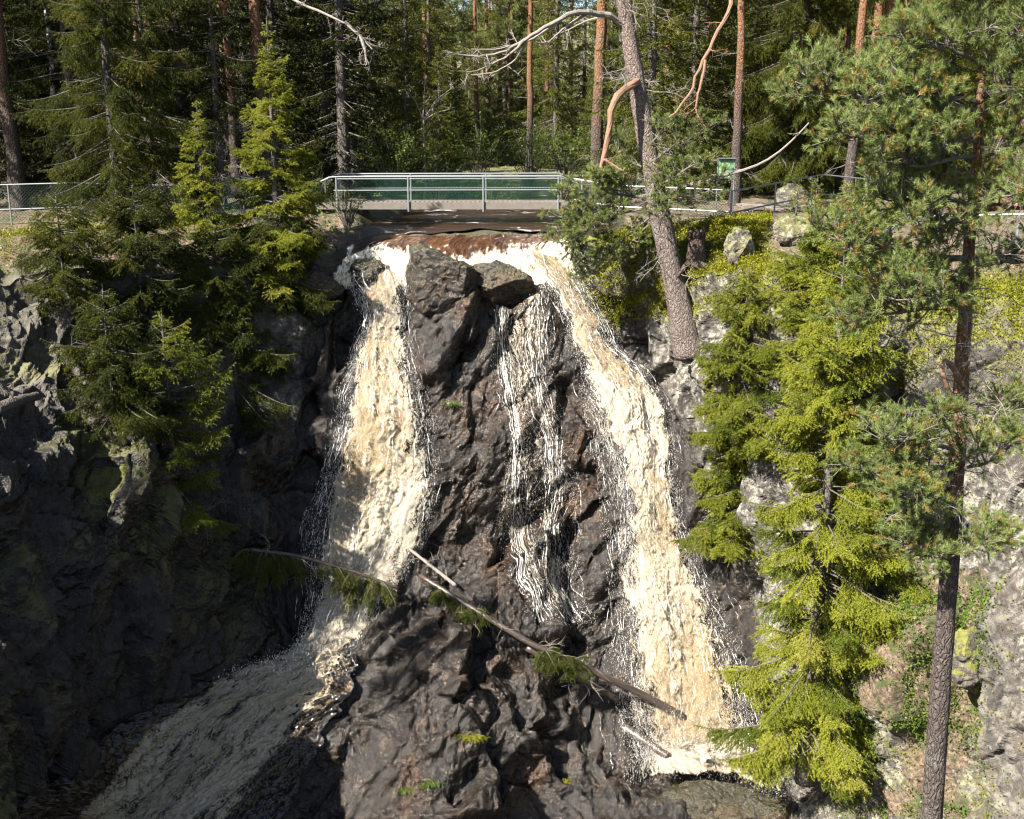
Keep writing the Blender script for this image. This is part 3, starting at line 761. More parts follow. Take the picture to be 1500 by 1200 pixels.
# river above the lip
m, nt = newmat('dark_river_water')
co = N(nt, 'ShaderNodeTexCoord').outputs['Object']
r1 = nz(nt, mapped(nt, co, (0.9, 2.2, 1)), 1.0, 5, 0.65, 0.5)
fm_ = rng01(nt, r1, 0.60, 0.68)
bp = N(nt, 'ShaderNodeBump', {'Height': r1, 'Strength': 0.7, 'Distance': 0.15})
w_ = N(nt, 'ShaderNodeBsdfPrincipled', {'Base Color': (0.028, 0.016, 0.009, 1), 'Roughness': 0.06, 'Normal': bp.outputs[0]})
f_ = N(nt, 'ShaderNodeBsdfPrincipled', {'Base Color': (0.7, 0.68, 0.64, 1), 'Roughness': 0.5, 'Normal': bp.outputs[0]})
out(nt, N(nt, 'ShaderNodeMixShader', {0: fm_, 1: w_.outputs[0], 2: f_.outputs[0]}).outputs[0])
uu = np.linspace(0, 1, 300)[:, None] ** 1.6; cpx = np.linspace(512, 866, 90)
c0 = surf(cpx, py_edge(cpx) + 1.0, 0.0)[0]
yy = c0[None, :, 1] * (1 - uu) + 58.0 * uu
wq = np.linspace(-1, 1, 90)[None]
kk_ = sstep(0, 1.8, yy - c0[None, :, 1])
RVx = c0[None, :, 0] * (1 - kk_) + (river_x(yy) + wq * 4.25) * kk_
RVz = (c0[None, :, 2] + 0.07) * (1 - kk_) + (-3.06 + 0.011 * (yy - 37.7)) * kk_
RVz = RVz + 0.035 * fbm(np.stack([RVx * 1.2, yy * 1.5, 0 * RVx], -1).reshape(-1, 3), 4, 50).reshape(RVx.shape)
i2 = np.arange(299)[:, None] * 90 + np.arange(89)[None]
rv = link(bpy.data.objects.new('water', mesh('water', np.stack([RVx, yy, RVz], -1).reshape(-1, 3), [], np.stack([i2, i2 + 1, i2 + 91, i2 + 90], -1).reshape(-1, 4), {}, m, True)))
tag(rv, 'dark stream water flowing under the footbridge', 'water', kind='structure')


# ------------------------------------------------------------------ foliage generators
def needles(mb, p0, p1, per_m, nl, nw, rng, fwd=0.55, var=None, mi=0, lift=0.15):
    """needle brushes along many twigs at once"""
    p0 = np.asarray(p0, float); p1 = np.asarray(p1, float)
    if not len(p0): return
    L = np.linalg.norm(p1 - p0, axis=1)
    cnt = np.maximum(3, (L * per_m).astype(int))
    idx = np.repeat(np.arange(len(p0)), cnt)
    n = len(idx)
    u = rng.random(n)[:, None]
    ax = (p1 - p0) / (L[:, None] + 1e-9)
    pos = p0[idx] + (p1 - p0)[idx] * u
    r = rng.normal(size=(n, 3)); a = ax[idx]
    r -= a * (r * a).sum(1, keepdims=True); r /= np.linalg.norm(r, axis=1, keepdims=True) + 1e-9
    d = a * fwd + r * 0.8 + np.array([0, 0, lift]); d /= np.linalg.norm(d, axis=1, keepdims=True)
    s = np.cross(d, rng.normal(size=(n, 3))); s /= np.linalg.norm(s, axis=1, keepdims=True) + 1e-9
    ln = nl * rng.uniform(0.7, 1.2, n)[:, None]
    V = np.stack([pos - s * nw / 2, pos + s * nw / 2, pos + d * ln], 1).reshape(-1, 3)
    T = np.arange(n * 3).reshape(-1, 3)
    vv = (np.full(len(p0), 0.5) if var is None else np.asarray(var))[idx] + rng.normal(0, 0.06, n)
    mb.add(V, T, None, np.clip(np.repeat(vv, 3), 0, 1), mi)


def deadtwigs(mb, p, d, L, rng, depth=2, r=0.012, mi=0):
    n = 5; pts = [np.array(p, float)]; d = np.array(d, float)
    for k in range(n):
        d = d + rng.normal(0, 0.22, 3) + np.array([0, 0, -0.05]); d /= np.linalg.norm(d)
        pts.append(pts[-1] + d * L / n)
    mb.tube(pts, np.linspace(r, r * 0.35, n + 1), 4, cap=False, mi=mi)
    if depth > 0:
        for k in range(1, n):
            for _ in range(2):
                if rng.random() < 0.75:
                    dd = d * 0.5 + rng.normal(0, 0.6, 3)
                    deadtwigs(mb, pts[k], dd / np.linalg.norm(dd), L * rng.uniform(0.3, 0.55), rng, depth - 1, r * 0.6, mi)


def bough_twigs(path, side_len, rng, spacing, droop, sub=True):
    """side twigs of one spruce bough: returns arrays of twig starts and ends"""
    path = np.asarray(path); seg = np.linalg.norm(np.diff(path, axis=0), axis=1); cum = np.r_[0, np.cumsum(seg)]; L = cum[-1]
    n = max(3, int(L * 0.92 / spacing)); u = np.linspace(0.10, 1.0, n); 
    pos = np.stack([np.interp(u * L, cum, path[:, i]) for i in range(3)], -1)
    tg = np.stack([np.interp(np.minimum(u * L + .02, L), cum, path[:, i]) - np.interp(np.maximum(u * L - .08, 0), cum, path[:, i]) for i in range(3)], -1)
    tg /= np.linalg.norm(tg, axis=1, keepdims=True) + 1e-9
    S, E_ = [], []
    for sgn in (-1, 1):
        side = np.cross(tg, np.array([0, 0, 1.0])) * sgn
        side /= np.linalg.norm(side, axis=1, keepdims=True) + 1e-9
        ln = (side_len * np.sin(np.clip(u * 1.02 + 0.12, 0, 1) * math.pi) ** 0.7 * rng.uniform(0.6, 1.2, n) + 0.06)[:, None]
        d = side * rng.uniform(0.6, 1.0, (n, 1)) + tg * 0.75 + rng.normal(0, 0.14, (n, 3)) + np.array([0, 0, -1.0]) * droop * rng.uniform(0.4, 1.5, (n, 1))
        d /= np.linalg.norm(d, axis=1, keepdims=True)
        mid = pos + d * ln * 0.5; end = mid + (d + np.array([0, 0, -0.35 * droop])) * ln * 0.5
        S += [pos, mid]; E_ += [mid, end]
        if sub:
            for f in (0.3, 0.55, 0.8):
                for s2 in (-1, 1):
                    c = pos + (end - pos) * f
                    dd = d * 0.7 + np.cross(d, np.array([0, 0, 1.0])) * s2 * 0.7 + rng.normal(0, 0.12, (n, 3)) + np.array([0, 0, -0.6 * droop])
                    m = (ln[:, 0] > 0.16)
                    S.append(c[m]); E_.append((c + dd * ln * 0.38 * rng.uniform(0.6, 1.2, (n, 1)))[m])
    S.append(path[len(path) // 2:-1]); E_.append(path[len(path) // 2 + 1:])
    return np.vstack(S), np.vstack(E_)


def spruce(name, H, R, seed, mat, start=0.04, whorl=0.30, per=5, spacing=0.09, droop=0.45, nper=70, nl=0.035, nw=0.012, pw=0.75, sub=True, lean=(0, 0), dead=0, bark='greybark', r0=None, gaps=0.1, sidef=0.36, bare=0.0, azim=None, sub_dead=False, rag=0.0):
    rng = np.random.default_rng(seed)
    root = empty(name)
    wood, fol = MB(), MB()
    r0 = r0 or 0.012 * H + 0.03
    fwd = 0.55
    if nw < 0.02: nper, nl, nw, fwd = nper * 2.0, nl * 0.95, nw * 1.2, 0.95
    hz = np.linspace(-0.7, H, 26)
    ax = lambda z: np.stack([lean[0] * (np.asarray(z) / H) ** 1.5 * (np.asarray(z) > 0), lean[1] * (np.asarray(z) / H) ** 1.5 * (np.asarray(z) > 0), np.asarray(z)], -1) if np.ndim(z) else np.array([lean[0] * max(0, z / H) ** 1.5, lean[1] * max(0, z / H) ** 1.5, z])
    pts = ax(np.maximum(hz, 0)); pts[:, 2] = hz
    wood.tube(pts, np.maximum(0.012, r0 * (1 - np.clip(hz / H, 0, 1)) ** 0.8) * (1 + 0.5 * np.exp(-np.maximum(hz, 0) * 3)), 10, var=np.clip(hz / H, 0, 1), rough=0.08, rng=rng)
    z = H * start
    S, E_, VV = [], [], []
    while z < H - 0.08:
        t = z / H
        prof = (1 - t) ** pw * min(1, 0.55 + 2.5 * (t - start) / 0.5 * 0.9)
        for k in range(per if t < 0.9 else 4):
            if rng.random() < gaps: continue
            az = rng.random() * 2 * math.pi if azim is None else azim + rng.normal(0, 1.0)
            L = max(0.12, R * prof * rng.uniform(0.55, 1.15) * (1 + rag * (0.5 + 0.9 * math.sin(az * 2 + z * 1.9 + seed) * math.cos(z * 1.1 + az + seed * .7)) * (1 if t < .85 else .3)))
            if rag and rng.random() < rag * 0.35: L *= rng.uniform(.3, .6)
            up = -0.28 + 0.75 * t ** 1.3 + rng.normal(0, 0.08)
            u = np.linspace(0, 1, 8)
            rr = L * u * (1 - 0.06 * u); dz = L * (up * u - 0.45 * droop * u ** 1.6 + 0.28 * u ** 3)
            bend = rng.normal(0, 0.12) * u ** 2 * L
            ca, sa = math.cos(az), math.sin(az)
            path = np.stack([ca * rr - sa * bend, sa * rr + ca * bend, dz], -1) + ax(z + rng.normal(0, whorl * .3))
            wood.tube(path, np.linspace(0.010 + 0.008 * L, 0.004, 8), 4, var=0.6, cap=False)
            a, b = bough_twigs(path[1:] if bare == 0 else path[int(1 + 7 * bare * rng.uniform(.6, 1)):] if 7 * bare < 5 else path[5:], sidef * L if L < 1.2 else sidef * 1.2 + 0.12 * (L - 1.2), rng, spacing, droop, sub)
            S.append(a); E_.append(b); VV.append(np.full(len(a), np.clip(rng.normal(0.46, 0.25), 0, 1.0)) + rng.normal(0, 0.07, len(a)))
        z += whorl * rng.uniform(0.7, 1.3) * (1 - 0.45 * t)
    # leader
    S.append(np.array([ax(H - 0.5), ax(H - 0.2)])); E_.append(np.array([ax(H - 0.2), ax(H) + [0, 0, .12]])); VV.append(np.array([.6, .6]))
    needles(fol, np.vstack(S), np.vstack(E_), nper, nl, nw, rng, fwd, var=np.concatenate(VV))
    for k in range(dead):
        zz = H * rng.uniform(0.03, max(0.12, start * 1.1)); az = rng.random() * 6.28
        d = np.array([math.cos(az), math.sin(az), rng.uniform(-0.5, 0.1)])
        dw = wood if not sub_dead else MB()
        deadtwigs(dw, ax(zz), d, rng.uniform(0.8, 1.8), rng, 2, 0.013, 0 if sub_dead else 1)
        if sub_dead: dw.build('dead_branch', M['deadwood'], root)
    wood.build('trunk', [M[bark], M['deadwood']], root, smooth=True)
    fol.build('crown', mat, root)
    return root


def copy_tree(o):
    c = o.copy(); COL.objects.link(c)
    for ch in o.children:
        d = ch.copy(); COL.objects.link(d); d.parent = c
        for g in ch.children:
            e = g.copy(); COL.objects.link(e); e.parent = d
    return c


def place(o, loc, rz, sc, label, cat, group=None, tilt=(0, 0)):
    o.location = tuple(float(v) for v in loc); o.rotation_euler = (tilt[0], tilt[1], rz); o.scale = (sc, sc, sc)
    tag(o, label, cat, group)
    return o


def shoots_to_mesh(mb, P, Dr, rng, k, nl, nw, slen=0.11, var=None):
    P = np.asarray(P); Dr = np.asarray(Dr); Dr = Dr / (np.linalg.norm(Dr, axis=1, keepdims=True) + 1e-9)
    needles(mb, P, P + Dr * slen, k / slen, nl, nw, rng, fwd=0.75, var=var, lift=0.10)


def pine_branch(wood, shoots, path, r0, rng, nsub, sublen, start=0.3, up=0.25, mi=0, r1=None, leafy=True, sides=7, rough=0.06):
    path = np.asarray(path, float)
    n = 14; cum = np.r_[0, np.cumsum(np.linalg.norm(np.diff(path, axis=0), axis=1))]; L = cum[-1]
    s = np.linspace(0, L, n * max(1, len(path) // 4))
    pp = np.stack([np.interp(s, cum, path[:, i]) for i in range(3)], -1)
    for _ in range(2): pp[1:-1] = .25 * pp[:-2] + .5 * pp[1:-1] + .25 * pp[2:]
    pp[1:-1] += rng.normal(0, 0.012 * L / n * 4, (len(pp) - 2, 3))
    wood.tube(pp, np.linspace(r0, r1 or r0 * 0.3, len(pp)), sides, var=0.8, mi=mi, rough=rough, rng=rng)
    for k in range(nsub):
        u = rng.uniform(start, 1) if k else 0.98
        i = int(u * (len(pp) - 1)); i = min(max(i, 1), len(pp) - 2)
        tg = pp[i + 1] - pp[i - 1]; tg /= np.linalg.norm(tg)
        d = tg * 0.6 + rng.normal(0, 0.6, 3) * np.array([1, 1, .6]) + np.array([0, 0, up]); d /= np.linalg.norm(d)
        l = sublen * rng.uniform(0.45, 1.1) * (1.15 - 0.5 * u)
        q = [pp[i]]
        for j in range(4):
            d = d + rng.normal(0, 0.2, 3) + np.array([0, 0, 0.10 if leafy else -0.02]); d /= np.linalg.norm(d); q.append(q[-1] + d * l / 4)
        q = np.array(q)
        wood.tube(q, np.linspace(0.016, 0.006, 5), 4, var=0.7, mi=mi, cap=False)
        m = int(5 + l * 7)
        for j in range(m):
            v = rng.uniform(0.35, 1.0); a = v * 4; ia = min(3, int(a)); pos = q[ia] + (q[ia + 1] - q[ia]) * (a - ia)
            dd = d * 0.5 + rng.normal(0, 0.65, 3) + np.array([0, 0, 0.35]); dd /= np.linalg.norm(dd)
            ll = rng.uniform(0.08, 0.28)
            wood.tube([pos, pos + dd * ll], [0.007, 0.005], 3, var=0.6, mi=mi, cap=False)
            if leafy: shoots.append((pos + dd * ll, dd)); 
            if leafy and rng.random() < 0.6: shoots.append((pos + dd * ll * 0.55, dd + rng.normal(0, .4, 3)))
        if leafy: shoots.append((q[-1], d))


# ------------------------------------------------------------------ forest prototypes
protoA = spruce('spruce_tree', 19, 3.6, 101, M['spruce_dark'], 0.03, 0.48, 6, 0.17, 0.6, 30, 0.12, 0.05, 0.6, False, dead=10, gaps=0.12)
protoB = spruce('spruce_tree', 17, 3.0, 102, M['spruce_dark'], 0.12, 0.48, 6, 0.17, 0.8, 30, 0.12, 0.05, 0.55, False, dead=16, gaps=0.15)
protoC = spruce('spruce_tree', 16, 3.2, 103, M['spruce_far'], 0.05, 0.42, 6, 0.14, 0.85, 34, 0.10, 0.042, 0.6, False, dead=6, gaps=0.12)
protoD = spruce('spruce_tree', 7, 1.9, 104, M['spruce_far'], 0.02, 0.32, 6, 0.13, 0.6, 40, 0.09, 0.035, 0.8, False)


def pine_proto(seed, H, r, crown_from, nb, mat=None, spread=2.2):
    rng = np.random.default_rng(seed)
    root = empty('pine_tree'); wood, fol, sh = MB(), MB(), []
    hz = np.linspace(-0.6, H, 26); w = rng.normal(0, 0.05, (26, 2)).cumsum(0) * 0.6; w -= w[3]
    pts = np.c_[w, hz]
    wood.tube(pts, np.maximum(0.03, r * (1 - 0.75 * np.clip(hz / H, 0, 1))) * (1 + .35 * np.exp(-np.maximum(hz, 0) * 2)), 12, var=sstep(2.0, 7.5, hz), rough=0.06, rng=rng)
    for k in range(nb):
        z = H * rng.uniform(crown_from, 0.98); i = int(np.interp(z, hz, np.arange(26))); p = pts[i] * [1, 1, 0] + [0, 0, z]
        az = rng.random() * 6.28; L = spread * rng.uniform(0.5, 1.1) * (1.25 - z / H * .6)
        d = np.array([math.cos(az), math.sin(az), rng.uniform(-.15, .3)])
        pine_branch(wood, sh, [p, p + d * L * .5, p + d * L + [0, 0, .25 * L]], 0.04, rng, 7, 0.9, 0.3, sides=5)
    P, Dr = np.array([a for a, _ in sh]), np.array([b for _, b in sh])
    vv = np.clip(rng.normal(0.5, 0.16, len(P)), 0, .9)
    shoots_to_mesh(fol, P, Dr, rng, 20, 0.13, 0.018, 0.15, vv)
    for k in range(10):
        z = H * rng.uniform(0.08, crown_from); az = rng.random() * 6.28
        deadtwigs(wood, [pts[10, 0], pts[10, 1], z], [math.cos(az), math.sin(az), rng.uniform(-.3, .2)], rng.uniform(.5, 1.3), rng, 1, 0.012, 1)
    wood.build('trunk', [M['pinebark'], M['deadwood']], root, True); fol.build('crown', mat or M['pine'], root)
    return root


pineA = pine_proto(201, 20, 0.26, 0.50, 30)
pineB = pine_proto(202, 18, 0.20, 0.42, 28)
used = set()


def inst(proto, loc, rz, sc, label, cat, group=None, tilt=(0, 0)):
    o = proto if proto.name not in used else copy_tree(proto)
    used.add(proto.name)
    return place(o, loc, rz, sc, label, cat, group, tilt)


def at_px(px, Y, dz=0.0):
    x = (px - 750) / F / (CT + (600 - 285) / F * ST) * Y
    return np.array([x, Y, ground(x, Y) - 0.05 + dz])


R_ = random.Random(7)
# visible trunks: (px at ground, distance, prototype, scale, label)
TR = [(28, 43, pineA, 1.18, 'thick dark pine trunk standing alone at the far left behind the left fence'),
      (92, 50, None, 1.0, 'thin pale birch trunk behind the left fence'),
      (216, 44.5, pineB, 0.85, 'slim pinkish pine trunk behind the dark drooping spruce by the left fence'),
      (392, 43.5, pineA, 1.05, 'straight sunlit grey pine trunk directly behind the bright young spruce'),
      (347, 46, pineB, 0.95, 'short leaning dark trunk left of the bright young spruce'),
      (872, 50, pineA, 1.15, 'straight grey brown pine trunk left of the leaning old pine'),
      (972, 52, pineB, 0.8, 'dark slender trunk just right of the leaning old pine'),
      (1078, 42.5, pineB, 0.95, 'orange barked pine beside the information board on the trail'),
      (1243, 43.5, pineB, 1.05, 'slim orange pine trunk at the right, left of the thicker orange trunk'),
      (1288, 46, pineA, 1.12, 'thick bright orange pine trunk at the right behind the foreground pine'),
      (746, 72, pineB, 0.95, 'thin dark trunk in the open forest right above the footbridge'),
      (775, 66, pineA, 0.85, 'tall orange trunk in the open forest above the footbridge'),
      (700, 84, pineB, 1.0, 'distant slim trunk in the open forest above the middle of the footbridge')]
for px, Y, pr, sc, lab in TR:
    p = at_px(px, Y)
    if pr is None: continue
    inst(pr, p, R_.random() * 6.28, sc, lab, 'pine tree', tilt=(R_.uniform(-.02, .02), R_.uniform(-.02, .02)))


def birch(loc, H, r, label):
    rng = np.random.default_rng(int(H * 10)); root = empty('birch_tree'); w = MB(); f = MB()
    hz = np.linspace(-0.5, H, 16); pts = np.c_[rng.normal(0, .04, 16).cumsum() * .6, rng.normal(0, .04, 16).cumsum() * .6, hz]
    w.tube(pts, r * (1 - .7 * np.clip(hz / H, 0, 1)), 9, var=0.5, rough=.05, rng=rng); w.build('trunk', M['birchbark'], root, True)
    S, E_ = [], []
    for k in range(60):
        i = rng.integers(7, 16); az = rng.random() * 6.28; L = rng.uniform(.5, 1.6)
        S.append(pts[i]); E_.append(pts[i] + np.array([math.cos(az) * L, math.sin(az) * L, rng.uniform(-.3, .6)]))
    leaves(f, np.array(S), np.array(E_), 30, 0.06, rng); f.build('crown', M['leaf'], root)
    root.location = tuple(loc); tag(root, label, 'birch tree'); return root


def leaves(mb, p0, p1, per_m, size, rng, var=0.45):
    L = np.linalg.norm(p1 - p0, axis=1); cnt = np.maximum(2, (L * per_m).astype(int)); idx = np.repeat(np.arange(len(p0)), cnt); n = len(idx)
    pos = p0[idx] + (p1 - p0)[idx] * rng.random((n, 1)) + rng.normal(0, size * 1.0, (n, 3))
    d = rng.normal(size=(n, 3)) + np.array([0, 0, -.3]); d /= np.linalg.norm(d, axis=1, keepdims=True)
    up = rng.normal(size=(n, 3)) * .7 + np.array([0, 0, 1.0]); s = np.cross(d, up); s /= np.linalg.norm(s, axis=1, keepdims=True) + 1e-9
    z = size * rng.uniform(.6, 1.25, (n, 1))
    V = np.stack([pos, pos + d * z * .5 + s * z * .36, pos + d * z, pos + d * z * .5 - s * z * .36], 1).reshape(-1, 3)
    mb.add(V, None, np.arange(n * 4).reshape(-1, 4), np.clip(np.repeat(rng.normal(var, .18, n), 4), 0, 1))


birch(at_px(92, 50), 11, 0.13, TR[1][4])

# forest behind: scattered spruces and pines, denser and darker to the left, open above the bridge
cnt = 0
rngF = np.random.default_rng(5)
spots = []
for k in range(6000):
    Y = 45 + 85 * rngF.random() ** 1.2; px = rngF.uniform(-330, 1850) if k < 3600 else rngF.uniform(-1500, -330)
    x, y, z = at_px(px, Y)
    if y < 60 and abs(x - river_x(y)) < 5.0: continue
    if 960 < px < 1330 and Y < 49: continue
    mind = (2.7 if px < 560 else 2.8) if px > -330 else 5.0
    if px < -330 and Y > 75: continue
    if 600 < px < 860 and rngF.random() < (0.78 if Y < 60 else 0.0): continue
    if any((x - a) ** 2 + (y - b) ** 2 < mind ** 2 for a, b in spots): continue
    if any(abs(px - t[0]) < 22 and Y < t[1] + 0.5 for t in TR): continue
    spots.append((x, y)); 
    if len(spots) >= 330: break
for i, (x, y) in enumerate(spots):
    px = float(proj(np.array([x, y, -2.5]))[0]); u = rngF.random()
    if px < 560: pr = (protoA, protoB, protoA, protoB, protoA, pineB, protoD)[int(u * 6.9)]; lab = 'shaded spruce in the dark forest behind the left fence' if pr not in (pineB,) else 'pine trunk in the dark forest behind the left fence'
    elif px < 900: pr = (pineA, pineB, protoC, protoD, protoC, protoC)[int(u * 5.99)] if y > 62 else (protoD, pineB, protoD)[int(u * 2.99)]; lab = 'sunny spruce in the open forest beyond the footbridge' if pr not in (pineA, pineB) else 'pine trunk in the open forest beyond the footbridge'
    else: pr = (protoC, protoC, pineA, protoC, pineB, protoC)[int(u * 5.99)]; lab = 'sunlit drooping spruce behind the trail on the right' if pr not in (pineA, pineB) else 'background pine behind the trail on the right'
    grp = lab.replace('spruce', 'spruces').replace('pine trunk', 'pine trunks').replace('background pine', 'background pines')
    inst(pr, (x, y, ground(x, y) - 0.1), rngF.random() * 6.28, rngF.uniform(0.8, 1.15), lab, 'spruce tree' if pr in (protoA, protoB, protoC, protoD) else 'pine tree', grp)

# ------------------------------------------------------------------ individual trees
def stand(t, loc, label, cat='spruce tree', rz=0.0, tilt=(0, 0)):
    return place(t, loc, rz, 1.0, label, cat, None, tilt)


def hero(H, R, seed, m, start, whorl, per, spacing, droop, nper, pw, where, label, dead=0, **kw):
    t = spruce('spruce_tree', H, R, seed, M[m], start, whorl, per, spacing, droop, nper, 0.045, 0.015, pw, True, dead=dead, sub_dead=True, rag=kw.pop('rag', .35), **kw)
    return stand(t, where, label)


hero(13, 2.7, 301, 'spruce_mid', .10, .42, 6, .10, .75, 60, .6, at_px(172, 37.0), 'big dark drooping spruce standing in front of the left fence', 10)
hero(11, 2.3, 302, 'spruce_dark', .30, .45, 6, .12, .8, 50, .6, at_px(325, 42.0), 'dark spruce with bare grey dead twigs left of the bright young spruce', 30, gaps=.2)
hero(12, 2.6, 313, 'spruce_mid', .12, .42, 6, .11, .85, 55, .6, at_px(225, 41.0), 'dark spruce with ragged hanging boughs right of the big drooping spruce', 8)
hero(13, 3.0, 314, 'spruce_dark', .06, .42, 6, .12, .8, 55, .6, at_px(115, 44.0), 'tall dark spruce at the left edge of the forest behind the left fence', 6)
hero(7.7, 2.1, 303, 'spruce_young', .01, .34, 6, .075, .42, 85, .9, on(408, 398, -0.1) + [0, .2, .1], 'bright sunlit young spruce with pointed top at the left end of the footbridge', gaps=.12)
hero(3.9, 1.0, 304, 'spruce_young', .02, .22, 6, .075, .5, 80, .75, at_px(297, 35.6), 'small bright green spruce by the left fence corner')
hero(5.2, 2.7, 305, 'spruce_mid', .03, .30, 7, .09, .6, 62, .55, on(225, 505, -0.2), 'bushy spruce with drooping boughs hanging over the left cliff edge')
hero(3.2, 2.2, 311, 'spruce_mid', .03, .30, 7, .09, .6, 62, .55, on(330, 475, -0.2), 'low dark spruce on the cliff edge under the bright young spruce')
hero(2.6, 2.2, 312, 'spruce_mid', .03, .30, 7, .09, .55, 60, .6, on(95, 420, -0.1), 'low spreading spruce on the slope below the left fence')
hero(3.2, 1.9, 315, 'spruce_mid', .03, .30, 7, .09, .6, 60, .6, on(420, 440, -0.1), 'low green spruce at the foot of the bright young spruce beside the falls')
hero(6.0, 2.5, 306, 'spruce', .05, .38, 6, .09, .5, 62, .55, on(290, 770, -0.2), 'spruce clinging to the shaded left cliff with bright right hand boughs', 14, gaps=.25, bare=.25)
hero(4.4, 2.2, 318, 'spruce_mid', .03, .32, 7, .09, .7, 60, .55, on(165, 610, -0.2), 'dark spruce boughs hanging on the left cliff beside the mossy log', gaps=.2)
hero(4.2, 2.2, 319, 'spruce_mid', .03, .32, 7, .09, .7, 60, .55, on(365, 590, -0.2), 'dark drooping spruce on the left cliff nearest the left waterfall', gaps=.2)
# right cliff spruces
hero(14.4, 2.55, 307, 'spruce_young', .03, .46, 7, .075, .7, 75, .5, W(1183, 1112, 26.8), 'tall yellow green spruce growing against the right cliff beside the right waterfall', 40, gaps=.24, bare=.08, rag=.4)
hero(5.4, 2.5, 308, 'spruce_young', .03, .28, 7, .08, .4, 70, .6, on(1225, 560, -0.2), 'spreading spruce on the right cliff shoulder below the moss')
hero(5.2, 2.2, 309, 'spruce_young', .03, .28, 7, .08, .6, 70, .55, on(1075, 800, -0.2), 'short spruce leaning over the right waterfall under the lichen rock')
hero(5.0, 2.0, 316, 'spruce_young', .03, .30, 7, .08, .6, 70, .55, on(1100, 640, -0.2), 'middle sized spruce on the right cliff below the leaning old pine')
hero(4.4, 2.0, 320, 'spruce_young', .03, .30, 7, .08, .6, 70, .55, on(1290, 830, -0.2), 'small bright spruce low on the right cliff just left of the foreground pine trunk', gaps=.2)
hero(3.8, 2.2, 321, 'spruce_young', .03, .28, 7, .08, .45, 70, .6, on(1245, 700, -0.2), 'spruce with level spreading boughs in the middle of the right cliff', gaps=.15)
hero(2.6, 2.1, 322, 'spruce_young', .03, .28, 7, .08, .4, 70, .6, on(1195, 470, -0.2), 'low flat topped spruce on the cliff edge right of the stump', gaps=.15)
hero(15, 3.6, 317, 'spruce_far', .08, .40, 6, .10, 1.0, 60, .55, at_px(1165, 47.5), 'large sunlit spruce with curtain like hanging boughs behind the trail')
for (px, Y, H, lab) in ((1168, 35.0, 1.1, 'tiny upright spruce sapling beside the trail railing'), (1196, 34.2, 1.5, 'taller of the two spruce saplings by the sloping handrail')):
    t = spruce('spruce_sapling', H, 0.55, int(px), M['spruce_young'], 0.05, 0.16, 5, 0.06, 0.1, 90, 0.03, 0.011, 0.8, False)
    stand(t, at_px(px, Y), lab, 'sapling')


# old leaning pine
def Wl(pts): return [W(*p) for p in pts]


def bough(root, base, pts, r, rng, n, sl, start, up, kn, nl, nw, odd, mat='twig', r1=None):
    w, sh, f = MB(), [], MB()
    pine_branch(w, sh, pts, r, rng, n, sl, start, up, r1=r1)
    b = w.build('branch', M[mat], root); b.location = tuple(-np.asarray(base))
    P = np.array([a for a, _ in sh]); Dr = np.array([c for _, c in sh])
    vv = np.clip(rng.normal(.5, .16, len(P)), 0, .85); vv[rng.random(len(P)) < odd] = .98
    shoots_to_mesh(f, P, Dr, rng, kn, nl, nw, .11, vv); f.build('foliage', M['pine'], b)


